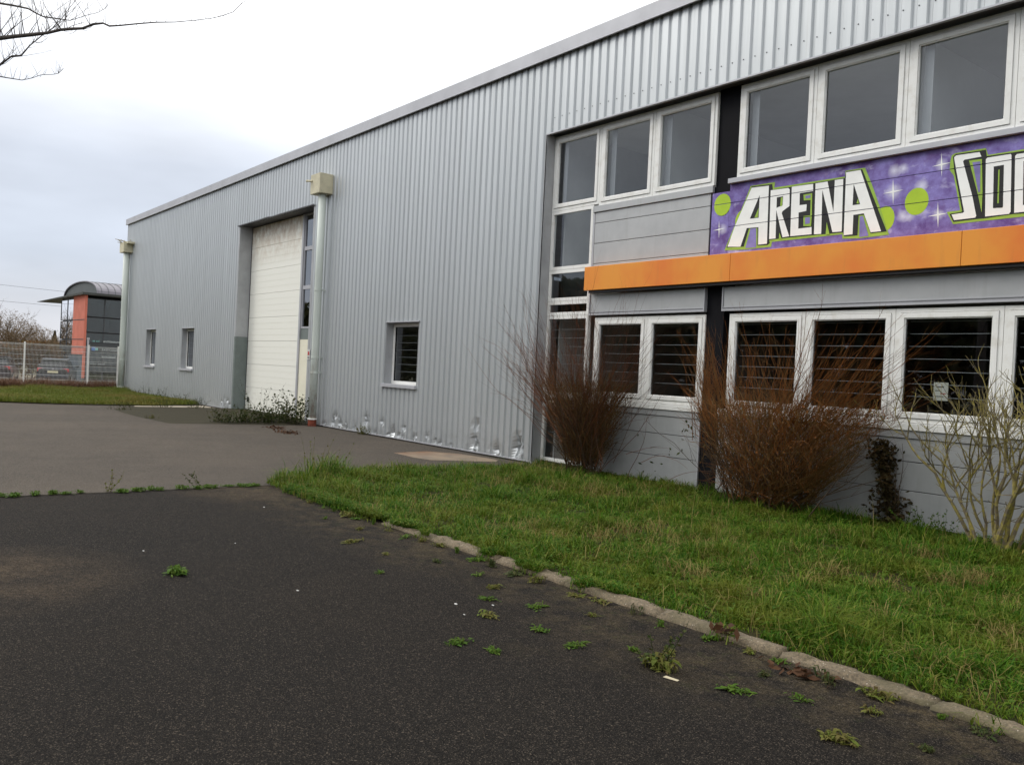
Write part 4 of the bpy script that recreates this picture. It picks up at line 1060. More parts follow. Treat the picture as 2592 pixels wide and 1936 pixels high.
# ------------------------------------------------------------------ the near bare tree whose limb reaches into the sky
T = empty('roadside_tree', (-10.2, -12.4, YZ)); tag(T, 'leafless tree reaching its knobbly limb into the upper left sky', 'tree')
rn = random.Random(5)
tr = MB(); tb = Vector((-10.2, -12.4, YZ))
tr.tube([tb, tb + Vector((0, .05, 1.2)), tb + Vector((.05, .1, 2.6)), tb + Vector((.1, .2, 3.4)), tb + Vector((.1, .3, 5.2)), tb + Vector((.2, .3, 7.2))], [.17, .14, .12, .11, .07, .02], 12)
tr.build('trunk', 'bark', T, smooth=True)
limbs = {
 'main': ([(-10.12, -12.2, 3.2), (-9.3, -10.9, 3.75), (-8.5, -9.85, 4.02), (-8.16, -9.32, 4.11), (-8.09, -9.23, 4.13), (-8.0, -9.12, 4.15), (-7.92, -9.02, 4.17), (-7.86, -8.94, 4.2), (-7.81, -8.88, 4.21), (-7.75, -8.8, 4.22), (-7.7, -8.73, 4.26), (-7.65, -8.67, 4.27), (-7.62, -8.63, 4.25), (-7.57, -8.56, 4.26), (-7.48, -8.45, 4.28), (-7.39, -8.33, 4.3), (-7.3, -8.21, 4.31), (-7.2, -8.09, 4.33), (-7.12, -7.99, 4.35), (-7.07, -7.93, 4.37), (-7.01, -7.85, 4.41), (-6.97, -7.79, 4.49)], .019, .0026),
 'up': ([(-10.1, -12.1, 3.7), (-9.0, -10.5, 4.25), (-8.35, -9.6, 4.42), (-8.17, -9.33, 4.39), (-8.11, -9.25, 4.38), (-8.03, -9.15, 4.36), (-7.98, -9.09, 4.32), (-7.95, -9.05, 4.3), (-7.87, -8.94, 4.29), (-7.82, -8.88, 4.28), (-7.73, -8.77, 4.33), (-7.68, -8.71, 4.35), (-7.65, -8.66, 4.39), (-7.63, -8.64, 4.42)], .0115, .0022),
 'low': ([(-9.3, -10.9, 3.75), (-8.6, -9.9, 3.75), (-8.17, -9.34, 3.87), (-8.15, -9.31, 3.9), (-8.09, -9.24, 3.97), (-8.05, -9.18, 3.98), (-8.01, -9.13, 4.06), (-7.95, -9.06, 4.14), (-7.9, -8.99, 4.21), (-7.87, -8.94, 4.28), (-7.82, -8.88, 4.39), (-7.78, -8.84, 4.46)], .0125, .0022),
 'bot': ([(-9.2, -10.8, 3.72), (-8.5, -9.8, 3.83), (-8.14, -9.31, 3.80), (-8.09, -9.25, 3.79), (-8.03, -9.17, 3.78), (-7.99, -9.11, 3.80), (-7.94, -9.05, 3.83), (-7.88, -8.97, 3.84), (-7.86, -8.94, 3.85), (-7.83, -8.91, 3.89)], .006, .0022)}
for nm, (pts, r0, r1) in limbs.items():
    n = len(pts); br = MB()
    rad = [max(r1, r0 * (1 - i / n) ** 1.25) * rn.uniform(.9, 1.12) for i in range(n)]
    br.tube(pts, rad, 7)
    br.build('limb', 'bark', T, smooth=True)
    tw = MB()
    for i in range(2, n - 1):
        for _ in range({'main': 6, 'up': 5, 'low': 6, 'bot': 3}[nm] if i < 9 else 2):
            p = Vector(pts[i]).lerp(Vector(pts[i + 1]), rn.random())
            L = rn.uniform(.05, .16) if (i > 9 or nm == 'bot') else rn.uniform(.10, .40)
            up_ = rn.random() < .75
            d = Vector((rn.gauss(.1, .55), rn.gauss(.1, .55), 1.0 if up_ else -.35))
            if up_: grow(tw, p, d, L, max(.0020, rad[i] * .28), 1 if L > .18 else 0, rn, 4, .3, .12, (1, 3), .45, .6, .3, 4)
            else: grow(tw, p, d, L * .5, .0022, 0, rn, 5, 1.6, .1)
    tw.build('twigs', 'bark', T)['kind'] = 'stuff'
cw = MB()
for k in range(9):
    a = rn.uniform(0, 6.28); grow(cw, tb + Vector((.1, .3, rn.uniform(3.6, 6.6))), (math.cos(a) - .9, math.sin(a) - .7, .8), rn.uniform(1.2, 2.2), .04, 2, rn, 6, .3, .14, (4, 6), .5)
cw.build('crown', 'bark', T)

# ------------------------------------------------------------------ shrubs against the facade
def shrub(name, base, label, specs, seed, leaves=()):
    t = empty(name, (*base, -.03)); tag(t, label, 'shrub')
    for n, fx, sz, mt in leaves: leaf_cloud(n, fx, sz, 'dead_leaves', mt, t)['kind'] = 'stuff'
    for part, mat, n, fn in specs:
        rn = random.Random(seed); seed += 1; mb = MB()
        for _ in range(n): fn(mb, rn)
        o = mb.build(part, mat, t)
    return t
B1 = Vector((-10.78, -.25, -.03))
def b1_core(mb, rn):
    a = rn.uniform(0, 6.283); r = rn.random() ** .5 * .36
    p = B1 + Vector((r * math.cos(a) * 1.15, r * math.sin(a) * .7, 0)); 
    d = Vector((rn.gauss(-.02, .36), rn.gauss(-.10, .2), 1)); grow(mb, p, d, rn.uniform(.9, 1.75), rn.uniform(.005, .010), 1, rn, 6, .25, .08, (5, 8), .34, .6, .25, 3)
def b1_shoot(mb, rn):
    p = B1 + Vector((rn.gauss(0, .25), rn.gauss(-.05, .12), rn.uniform(.1, .7)))
    d = Vector((rn.gauss(-.02, .46), rn.gauss(-.10, .24), 1)); grow(mb, p, d, rn.uniform(1.3, 3.0), rn.uniform(.004, .0065), 1, rn, 9, .1, .095, (3, 6), .34, .5, .35, 3)
def b1_left(mb, rn):
    p = B1 + Vector((rn.gauss(-.1, .2), rn.gauss(-.1, .12), rn.uniform(.35, .9)))
    d = Vector((-rn.uniform(.7, 1.9), rn.gauss(-.12, .2), 1)); grow(mb, p, d, rn.uniform(1.3, 2.6), rn.uniform(.0045, .007), 1, rn, 9, .35, .085, (3, 5), .3, .5, .35, 3)
def b1_right(mb, rn):
    p = B1 + Vector((rn.gauss(.15, .15), rn.gauss(-.1, .12), rn.uniform(.4, 1.0)))
    d = Vector((rn.uniform(.4, 1.3), rn.gauss(-.15, .2), .9)); grow(mb, p, d, rn.uniform(1.1, 2.0), rn.uniform(.004, .006), 1, rn, 7, .2, .06, (2, 4), .3, .45, .4, 3)
def b1_fine(mb, rn):
    a = rn.uniform(0, 6.283); z = rn.uniform(.15, 1.45); r = (.20 + .60 * z / 1.45) * math.sqrt(rn.random())
    p = B1 + Vector((r * math.cos(a) * 1.25, r * math.sin(a) * .8, z))
    grow(mb, p, (rn.gauss(math.cos(a) * .5, .5), rn.gauss(math.sin(a) * .3, .4), .9), rn.uniform(.2, .6), .0032, 0, rn, 5, .2, .26, sides=3)
shrub('twiggy_shrub', B1[:2], 'bare brown vase-shaped shrub with long shoots in front of the tall narrow window', [
    ('stems', 'stem', 90, b1_core), ('shoots', 'stem_red', 210, b1_shoot), ('arching_shoots', 'stem_red', 70, b1_left), ('side_shoots', 'stem_red', 44, b1_right), ('twigs', 'stem_olive', 2400, b1_fine)], 100,
    leaves=[(1500, lambda n: (lambda z, a, r: np.stack([B1.x + r * np.cos(a) * 1.2, B1.y + r * np.sin(a) * .75, z], 1))(*(lambda z: (z, rng.uniform(0, 6.283, n), (.22 + .42 * z) * np.sqrt(rng.random(n))))(rng.uniform(.05, 1.3, n))), .017, 'brownleaf')])
B2 = Vector((-7.15, -.35, -.03))
def b2_core(mb, rn):
    p = B2 + Vector((rn.gauss(0, .38), rn.gauss(-.02, .15), 0)); 
    d = Vector((rn.gauss(.08, .55), rn.gauss(-.15, .25), 1)); grow(mb, p, d, rn.uniform(1.0, 1.7), rn.uniform(.005, .011), 1, rn, 6, .2, .08, (5, 9), .36, .6, .2, 3)
def b2_shoot(mb, rn):
    p = B2 + Vector((rn.gauss(0, .5), rn.gauss(-.05, .15), rn.uniform(.3, 1.1)))
    d = Vector((rn.gauss(-.12, .4), rn.gauss(-.05, .16), 1)); grow(mb, p, d, rn.uniform(.8, 1.8), rn.uniform(.004, .006), 2, rn, 7, .2, .10, (3, 6), .25, .6, .3, 3)
def b2_lefttall(mb, rn):
    p = B2 + Vector((rn.gauss(-.75, .2), rn.gauss(.02, .1), rn.uniform(.7, 1.2)))
    d = Vector((rn.gauss(-.3, .15), rn.gauss(0, .1), 1)); grow(mb, p, d, rn.uniform(.9, 1.5), .005, 2, rn, 6, .2, .05, (4, 7), .22, .5, .2, 3)
def b2_right(mb, rn):
    p = B2 + Vector((rn.gauss(.35, .25), rn.gauss(-.05, .12), rn.uniform(.5, 1.1)))
    d = Vector((rn.uniform(.55, 1.3), rn.gauss(-.05, .15), .95)); grow(mb, p, d, rn.uniform(1.0, 2.3), rn.uniform(.004, .007), 2, rn, 8, .12, .085, (4, 7), .22, .5, .25, 3)
def b2_low(mb, rn):
    p = B2 + Vector((rn.gauss(.35, .2), rn.gauss(-.1, .12), rn.uniform(.02, .3)))
    d = Vector((rn.uniform(.8, 2.0), rn.gauss(-.1, .2), .75)); grow(mb, p, d, rn.uniform(.9, 1.6), rn.uniform(.005, .009), 1, rn, 7, .1, .07, (4, 7), .3, .5, .3, 3)
def b2_fine(mb, rn):
    a = rn.uniform(0, 6.283); z = rn.uniform(.08, 1.35); r = (.45 + .80 * z / 1.35) * math.sqrt(rn.random())
    p = B2 + Vector((.12 + .22 * z + r * math.cos(a) * 1.18, r * math.sin(a) * .62 - .05, z))
    grow(mb, p, (rn.gauss(math.cos(a) * .6, .5), rn.gauss(-.1, .35), .8), rn.uniform(.2, .6), .0034, 0, rn, 5, .2, .26, sides=3)
shrub('twiggy_shrub', B2[:2], 'dense orange brown twig shrub in front of the black column', [
    ('stems', 'stem', 90, b2_core), ('shoots', 'stem_orange', 130, b2_shoot), ('tall_shoots', 'stem_orange', 60, b2_lefttall), ('side_shoots', 'stem_orange', 110, b2_right), ('low_branches', 'stem_olive', 60, b2_low), ('twigs', 'stem_olive', 1500, b2_fine), ('outer_twigs', 'stem_orange', 2200, b2_fine)], 200,
    leaves=[(2600, lambda n: (lambda z, a, r: np.stack([B2.x + .12 + .2 * z + r * np.cos(a) * 1.2, B2.y - .05 + r * np.sin(a) * .62, z], 1))(*(lambda z: (z, rng.uniform(0, 6.283, n), (.45 + .55 * z) * np.sqrt(rng.random(n))))(rng.uniform(.05, 1.4, n))), .016, 'stem_orange')])
B3 = Vector((-4.12, -.40, -.03))
def b3_stem(mb, rn, d, L, r, p0):
    def go(p, d, L, r, lvl):
        seg = 5; pts = [p]; dd = d.normalized()
        for k in range(seg):
            dd = (dd + Vector((rn.gauss(0, .17), rn.gauss(0, .13), rn.gauss(.10, .08)))).normalized(); pts.append(pts[-1] + dd * L / seg)
        mb.tube(pts, [r * (1 - .45 * k / seg) * rn.uniform(.82, 1.22) for k in range(seg + 1)], 6, cap=False)
        if lvl:
            for _ in range(rn.randint(2, 4) if lvl > 1 else rn.randint(3, 5)):
                t = rn.uniform(.55, 1.0) if _ else 1.0; k = min(int(t * seg), seg - 1); q = pts[k].lerp(pts[k + 1], t * seg - k)
                ax = (pts[k + 1] - pts[k]).normalized(); s = Vector((rn.gauss(0, 1), rn.gauss(0, .7), rn.gauss(.2, .4)))
                go(q, ax + (s - ax * s.dot(ax)).normalized() * rn.uniform(.25, .75), L * rn.uniform(.5, .75), r * .55, lvl - 1)
            for _ in range(5):
                k = rn.randint(1, seg - 1); s = Vector((rn.gauss(0, 1), rn.gauss(0, 1), rn.gauss(.4, .5))); grow(mb, pts[k], s, rn.uniform(.06, .2), r * .3, 0, rn, 3, .4, .1, sides=3)
    go(p0, d, L, r, 3)
t3 = empty('lichen_shrub', (*B3[:2], -.03)); tag(t3, 'bare shrub with thick yellow green lichen stems at the right edge', 'shrub')
rn = random.Random(77)
for (dx, dy, L, r, ox) in ((-.52, -.02, .9, .021, -.22), (-.32, -.1, .9, .016, -.15), (-.12, .05, .85, .022, 0), (.05, -.1, .9, .028, .06), (.35, .05, .95, .022, .14), (.75, -.05, .9, .02, .26), (-.2, -.3, .8, .014, -.05), (.15, .2, 1.0, .02, .1), (.55, -.25, .85, .016, .2), (-.42, .1, .7, .012, -.2), (-.3, .15, .95, .014, -.1), (.0, .1, 1.0, .015, .02), (.25, -.15, .95, .018, .1), (.9, .1, .8, .015, .3)):
    mb = MB(); b3_stem(mb, rn, Vector((dx, dy, 1)), L, r * 1.25, B3 + Vector((ox, rn.uniform(-.08, .08), -.02))); mb.build('stem', 'lichen', t3)
# ivy column on the panels and a bramble runner
iv = empty('ivy', (-5.62, .05, -.03)); tag(iv, 'narrow column of dark withered ivy climbing the grey panels', 'climber')
mb = MB(); rn = random.Random(9)
for k in range(9): grow(mb, (-5.55 + rn.gauss(0, .05), .12, -.03), (rn.gauss(-.1, .1), 0, 1), rn.uniform(.7, 1.15), .008, 1, rn, 7, .1, .1, (3, 5), .25)
mb.build('stems', 'stem', iv)
def ivf(n):
    z = rng.random(n); w_ = .065 + .03 * np.sin(z * 9) + .03 * (1 - z); return np.stack([-5.52 - z * .22 + rng.normal(0, 1, n) * w_, .10 + rng.normal(0, .05, n), z * 1.02], 1)
leaf_cloud(1100, ivf, .034, 'leaves', 'ivy', iv)
br = empty('bramble', (-9.4, -.1, -.03)); tag(br, 'thin bramble runner arching over the grey panels between the two brown shrubs', 'climber')
mb = MB(); rn = random.Random(10)
for p, d, L in (((-9.9, -.1, 0), (.5, -.1, .8), 1.3), ((-9.6, -.1, .3), (.9, 0, .5), 1.0), ((-9.2, -.05, -.03), (.5, .05, 1), 1.2), ((-9.9, -.15, .4), (.8, 0, .3), .9)): grow(mb, p, d, L, .005, 1, rn, 8, -.5, .12, (2, 4), .3)
mb.build('stems', 'stem_red', br)
def brf(n): return np.concatenate([np.stack([rng.normal(-8.78, .09, n // 2), rng.normal(-.02, .05, n // 2), rng.normal(.86, .10, n // 2)], 1), np.stack([rng.uniform(-9.9, -8.9, n - n // 2), rng.normal(0, .05, n - n // 2), rng.uniform(.05, .75, n - n // 2)], 1)])
leaf_cloud(26, brf, .034, 'leaves', 'weed_d', br)

# ------------------------------------------------------------------ grass
nz1, nz2, nz3 = lattice(1, 1.1), lattice(2, 3.7), lattice(3, .55)
def scatter(poly, n, zmax=None):
    p = np.array(poly); lo, hi = p.min(0), p.max(0)
    q = rng.uniform(lo, hi, (n, 2)); return q[in_poly(q, poly)]
GV = [(-12.05, -.02), (-12.18, -1.4), (-12.08, -2.8), (-12.2, -4.2), (-11.85, -5.05), (-11.3, -5.62), (-10.2, -5.72), (-8.9, -5.70), (-8.3, -5.58), (-7.6, -5.55), (-7.2, -5.50), (-6.6, -5.56), (-6.1, -5.51), (-5.4, -5.56), (-4.6, -5.50), (-4.1, -5.57), (-3.6, -5.50), (-3.0, -5.54), (-2.6, -5.49), (-2, -5.53), (-1.0, -5.49), (3, -5.50), (3, .2), (-12.36, .2), (-12.36, -.02)]
q = np.concatenate([scatter(GV, 250000), scatter([(-7, -5.5), (-1, -5.5), (-1, -1), (-7, -1)], 70000)])
ang = nz1(q[:, 0] + 31, q[:, 1] + 17); cl = nz2(q[:, 0] + 5, q[:, 1] + 9)
keep = rng.random(len(q)) < (.45 + .55 * cl); q, ang, cl = q[keep], ang[keep], cl[keep]
edge = np.clip((-5.42 - q[:, 1]) / .1, 0, 1)
tus = lattice(8, 6.5)(q[:, 0] + 3, q[:, 1] + 11); big = lattice(9, 1.9)(q[:, 0], q[:, 1])
h = (.025 + .085 * ang * cl + .24 * tus ** 2.4 * (.2 + big)) * rng.uniform(.5, 1.6, len(q)) * (1 - .3 * edge)
bare = lattice(12, 2.6)(q[:, 0] + 7, q[:, 1] + 2); thin = rng.random(len(q)) < np.clip((bare - .12) * 6, .12, 1); q, h, P_ = q[thin], h[thin], None
h *= 1 + .9 * np.exp(-((q[:, 0] + 11.35) ** 2 + (q[:, 1] + 4.6) ** 2) / .5)
P = np.column_stack([q, np.full(len(q), -.032)])
o = blades(P, h, rng.uniform(.0045, .0105, len(q)), rng.uniform(.25, 1.7, len(q)), 'verge_grass', 'grass')
tag(o, 'rough green grass covering the verge in front of the facade', 'grass', kind='stuff')
q = np.column_stack([rng.uniform(-10.6, 3, 42000), rng.normal(-5.56, .05, 42000)]); q = q[(nz2(q[:, 0] * 1.3 + 50, q[:, 1] + 3) > np.where(q[:, 0] > -4.6, .74, .64)) | (q[:, 0] < -8.2)]
o = blades(np.column_stack([q, np.where(q[:, 1] < -5.65, -.055, -.02)]), rng.uniform(.03, .11, len(q)), rng.uniform(.004, .009, len(q)), rng.uniform(.4, 1.8, len(q)), 'kerb_grass', 'grass')
tag(o, 'grass spilling over the kerb in ragged tufts', 'grass', kind='stuff')
q = scatter(GV, 44000); k2 = nz2(q[:, 0] + 40, q[:, 1] + 3) * nz3(q[:, 0], q[:, 1]); q = q[rng.random(len(q)) < np.clip((k2 - .18) * 1.6, 0.02, 1)]
cen = scatter([(-7.5, -5.3), (-1.6, -5.4), (-1.6, -2.2), (-6, -1.2)], 60)[:34]
q = np.concatenate([q] + [c + rng.normal(0, .07, (70, 2)) for c in cen])
P = np.column_stack([q, np.full(len(q), -.03)])
o = blades(P, rng.uniform(.07, .24, len(q)), rng.uniform(.003, .006, len(q)), rng.uniform(.4, 1.7, len(q)), 'dry_grass', 'straw')
tag(o, 'dry straw coloured blades scattered through the verge', 'grass', kind='stuff')
def tallstalk(n, poly):
    q = scatter(poly, n); P = np.column_stack([q, np.full(len(q), -.03)]); return blades(P, rng.uniform(.35, .75, len(q)), np.full(len(q), .0045), rng.uniform(.15, .5, len(q)), 'tall_stalks', 'straw')
tag(tallstalk(46, [(-8, -5.2), (-1.5, -5.3), (-1.5, -1.2), (-6, -1)]), 'few tall pale stalks rising from the right of the verge', 'grass', kind='stuff')
# clover and dock leaves in the sward
def clov(n):
    q = scatter(GV, n * 2)[:n]; return np.column_stack([q, rng.uniform(0.0, .07, len(q))])
_n = 9000; P = clov(_n * 2); n = len(P)
a = rng.uniform(0, 6.283, n); s = rng.uniform(.008, .022, n); tl = rng.uniform(-.5, .5, (n, 2))
ux = np.stack([np.cos(a), np.sin(a), tl[:, 0]], 1) * s[:, None]; vx = np.stack([-np.sin(a), np.cos(a), tl[:, 1]], 1) * s[:, None] * .6
V = np.stack([P - ux, P + vx, P + ux, P - vx], 1)
o = np_mesh('verge_herbs', V.reshape(-1, 3), np.arange(n * 4), np.full(n, 4), 'weed')
tag(o, 'small broad leaves of clover and dock among the verge grass', 'herbs', kind='stuff')
# far strip
FS = [(-42.2, -14), (-30.75, -12), (-30.7, -6.2), (-30.2, -5.2), (-29.95, -4.0), (-29.9, -2.0), (-30.5, -.7), (-31.1, -.05), (-42.2, -.05)]
q = scatter(FS, 120000); e = nz3(q[:, 0] + 8, q[:, 1]); 
h = (.06 + .13 * e) * rng.uniform(.6, 1.5, len(q)) * (1 + .5 * np.clip((-38.5 - q[:, 0]) / 2, 0, 1))
o = blades(np.column_stack([q, np.full(len(q), -.02)]), h, rng.uniform(.012, .022, len(q)), rng.uniform(.2, 1.1, len(q)), 'strip_grass', 'grass_far')
tag(o, 'yellow green grass strip between the yard and the mesh fence', 'grass', kind='stuff')
q = scatter([(-43.4, -14), (-40.2, -14), (-40.0, -5), (-40.9, -1.4), (-41.6, -.4), (-43.4, .5)], 34000)
o = blades(np.column_stack([q, np.full(len(q), -.05)]), rng.uniform(.25, .62, len(q)) * (.6 + .6 * nz2(q[:, 0], q[:, 1])), rng.uniform(.012, .024, len(q)), rng.uniform(.2, 1.3, len(q)), 'dead_growth', 'dead')
tag(o, 'dead reddish brown growth along the foot of the mesh fence', 'dead plants', kind='stuff')
q = scatter([(-60, -12), (-43, -12), (-43, 10), (-60, 10)], 9000)
o = blades(np.column_stack([q, np.full(len(q), -.3)]), rng.uniform(.05, .2, len(q)), np.full(len(q), .03), rng.uniform(.2, 1.3, len(q)), 'lot_grass', 'grass_far')
tag(o, 'thin dry grass on the gravel lot beyond the fence', 'grass', kind='stuff')

# ------------------------------------------------------------------ weeds, litter, notices
def weed(loc, rad, hgt, n, mat, label, group, seed, kind='rosette', cat='weed', name='weed', cap=.026):
    rn = random.Random(seed); mb = MB(); L0 = Vector((0, 0, 0))
    if kind == 'rosette':
        for k in range(int(n * 3)):
            a = rn.uniform(0, 6.283); L = rad * rn.uniform(.2, .9) * rn.choice((.9, .6, .45)); w = L * rn.uniform(.08, .20); lift = hgt * rn.uniform(.1, .8)
            c, s_ = math.cos(a), math.sin(a); o0 = Vector((rn.gauss(0, rad * .32), rn.gauss(0, rad * .22), 0))
            def at(t, side, z): return o0 + Vector((c * L * t - s_ * w * side, s_ * L * t + c * w * side, z))
            mb.add([at(0, -.25, .0), at(0, .25, .0), at(.45, .8, lift), at(.45, -.8, lift), at(.8, .9, lift * .9), at(.8, -.9, lift * .9), at(1.05, 0, lift * .55)], [(0, 1, 2, 3), (3, 2, 4, 5), (5, 4, 6)])
    else:
        for k in range(n):
            d = Vector((rn.gauss(0, .45), rn.gauss(0, .45), 1)); p = Vector((rn.gauss(0, rad * .4), rn.gauss(0, rad * .4), 0))
            pts = grow(mb, p, d, hgt * rn.uniform(.5, 1.1), .004, 0, rn, 5, .2, .12, sides=3)
            for _ in range(14):
                t = rn.uniform(.1, 1); i = min(int(t * 5), 4); q = pts[i].lerp(pts[i + 1], t * 5 - i); s = min(cap, hgt * rn.uniform(.06, .12)) * rn.uniform(.7, 1.2)
                u = Vector((rn.gauss(0, 1), rn.gauss(0, 1), rn.gauss(.2, .5))).normalized() * s; v = u.cross(Vector((rn.gauss(0, 1), rn.gauss(0, 1), 1))).normalized() * s * .45
                mb.add([q, q + u * .5 + v, q + u * 1.1, q + u * .5 - v], [(0, 1, 2, 3)])
    o = mb.build(name, mat); o.location = loc; o.rotation_euler = (0, 0, rn.uniform(0, 6.28)); o.scale = (1, 1, 1) if kind != 'rosette' else (.95, .72, .75) if loc[0] > -11 else (1, 1, 1); tag(o, label, cat, group); return o
z = YZ - .004
G1 = 'weeds rooted in the dark asphalt'
weed((-6.83, -8.16, z), .15, .10, 60, 'weed', 'bright green weed tuft standing alone in the dark asphalt at left', G1, 1)
weed((-7.36, -6.37, z), .14, .05, 26, 'weed_y', 'flat yellowish weed left of the broken kerb end', G1, 2)
weed((-6.75, -6.35, z), .09, .04, 14, 'weed_y', 'small weed between the broken kerb end and the flat yellowish weed', G1, 3)
weed((-6.15, -6.75, z), .08, .04, 14, 'weed', 'tiny grassy tuft in the asphalt below the broken kerb end', G1, 4)
weed((-4.35, -7.22, z), .10, .05, 40, 'weed', 'left of the pair of bright green tufts in the middle of the asphalt', G1, 5)
weed((-4.12, -7.12, z), .085, .04, 30, 'weed', 'right of the pair of bright green tufts in the middle of the asphalt', G1, 6)
weed((-3.40, -6.45, z), .16, .13, 46, 'weed_y', 'straggly mixed weed clump with dry bits near the kerb', G1, 7)
weed((-3.45, -6.40, z), .10, .32, 6, 'weed_d', 'thin dark upright stalks rising from the straggly clump', G1, 8, 'stem')
weed((-2.25, -6.47, z), .13, .07, 34, 'weed_y', 'spiky yellow green rosette at the lower right of the asphalt', G1, 9)
weed((-2.92, -6.36, z), .12, .04, 26, 'weed', 'low bright green weed spreading beside a dry strip near the kerb', G1, 10)
rn = random.Random(21)
ORD = ['first', 'second', 'third', 'fourth', 'fifth', 'sixth', 'seventh', 'eighth', 'ninth', 'tenth', 'eleventh', 'twelfth', 'thirteenth', 'fourteenth', 'fifteenth', 'sixteenth', 'seventeenth', 'eighteenth', 'nineteenth', 'twentieth', 'twenty-first', 'twenty-second', 'twenty-third', 'twenty-fourth', 'twenty-fifth', 'twenty-sixth']
for k, (x, y, r, m, lb) in enumerate(((-5.35, -6.2, .11, 'weed_y', 'pale flat weed with red stalks, farthest of those along the kerb'), (-5.1, -6.45, .10, 'weed', 'leafy weed below the pale flat one along the kerb'), (-4.75, -6.25, .12, 'weed', 'larger leafy weed in the asphalt along the kerb'), (-4.75, -6.7, .13, 'weed_y', 'greyish flat weed next to white litter'), (-4.3, -6.6, .11, 'weed', 'green weed left of the elongated tuft'), (-3.95, -6.62, .12, 'weed', 'elongated tuft above the pair of bright tufts'), (-3.7, -6.35, .07, 'weed', 'small green weed right of the elongated tuft'), (-3.55, -6.2, .11, 'weed_y', 'yellow green weed halfway along the kerb'))):
    weed((x, y, z), r, .045, 24, m, lb, G1, 30 + k)
# at the foot of the kerb: alike tufts
for k in range(26):
    x = -9.6 + k * .31 + rn.uniform(-.1, .1); y = -5.74 + rn.uniform(-.05, .03)
    weed((x, y, z), rn.uniform(.03, .15), rn.uniform(.03, .13), rn.randint(8, 40), rn.choice(['weed', 'weed', 'weed_d', 'weed_y']), ORD[k] + ' small weed at the kerb foot counting from its broken far end', 'weeds along the kerb foot', 60 + k)
for k, (x, y) in enumerate([(-8.6, -6.05), (-7.9, -6.0), (-6.3, -6.1), (-5.75, -6.05), (-4.4, -6.05), (-3.0, -6.0), (-2.65, -6.15), (-2.35, -5.98), (-1.95, -6.2)]):
    weed((x, y, z), .06 + .012 * (k % 4), .05, 16 + 3 * (k % 3), ['weed', 'weed_y', 'weed_d'][k % 3], ORD[k] + ' little tuft a hand from the kerb counting from its broken far end', 'little tufts a hand from the kerb', 260 + k)
# along the joint between the two asphalts
nj = -1
for k in range(24):
    y = -5.75 - k * .145 + rn.uniform(-.07, .07)
    if k in (8, 13, 14, 19): continue
    nj += 1
    weed((-11.2 + rn.uniform(-.06, .06), y, YZ), rn.uniform(.07, .14), rn.uniform(.03, .07), rn.randint(18, 40), 'weed', ORD[nj] + ' low weed in the asphalt joint counting leftwards from the verge', 'weeds in the asphalt joint', 120 + k)
weed((-11.22, -7.62, YZ), .05, .30, 4, 'weed_y', 'dry yellow seed head standing on the asphalt joint', None, 160, 'stem')
weed((-11.2, -6.55, YZ), .05, .26, 4, 'weed_d', 'thin dark stalk on the asphalt joint nearest the verge', None, 161, 'stem')
weed((-11.55, -4.75, -.03), .25, .75, 10, 'weed_y', 'tall yellowing weed stalks at the left tip of the verge', None, 162, 'stem')
# before the big door
G3 = 'overgrown weeds beside the door ramp'
for k, (x, y, r, hh, n, m, kd, lb) in enumerate(((-22.4, -2.15, .38, .42, 30, 'weed_d', 'stem', 'left dark green bush on the ramp edge'), (-22.4, -1.6, .40, .50, 36, 'weed_d', 'stem', 'dark rounded bush on the ramp edge left of the tall stalks'), (-22.35, -1.05, .40, .45, 34, 'weed_d', 'stem', 'spreading dark weed below the cream door'), (-22.45, -1.15, .2, 1.35, 9, 'weed_d', 'stem', 'tall pale weed stalks in front of the cream door'), (-22.2, -.65, .38, .85, 34, 'weed_d', 'stem', 'tangled weed with brown seed heads left of the rusty downpipe'), (-22.0, -.38, .3, .95, 26, 'weed_d', 'stem', 'weed growing against the foot of the rusty downpipe'))):
    weed((x, y, YZ + .004), r, hh, int(n * 1.4) if hh < 1 else n, m, lb, G3, 180 + k, kd, cap=.055)
for k, (x, y, r, hh, lb) in enumerate(((-29.3, -3.0, .5, .22, 'low weed at the left corner of the door ramp'), (-28.9, -1.9, .3, .5, 'bushy weed on the concrete strip left of the door'), (-28.3, -1.0, .3, .45, 'dark weed at the ramp just left of the door jamb'), (-27.6, -3.55, .45, .15, 'flat weed on the front edge of the door ramp'), (-24.0, -3.6, .2, .14, 'bright little weed on the front edge of the ramp'), (-18.8, -.12, .12, .28, 'weed sprouting under the corrugated wall right of the downpipe'))):
    weed((x, y, YZ + .004), r, hh, 22, 'weed_d' if k not in (4, 5) else 'weed_y', lb, 'weeds along the building foot', 200 + k, 'stem')
for k in range(7):
    weed((-38.5 + k * 1.25 + rn.uniform(-.3, .3), -.12, -.02), .15, rn.uniform(.25, .55), 8, 'weed_d', ORD[k] + ' thin weed at the far corrugated wall counting from its corner', 'weeds along the far wall', 220 + k, 'stem')
for k in range(3):
    weed((-5.25 + k * .22, -.02 - .05 * k, -.03), .12, .32, 9, 'weed', ORD[k] + ' leafy green weed at the panel foot right of the ivy', 'weeds right of the ivy', 240 + k, 'stem')

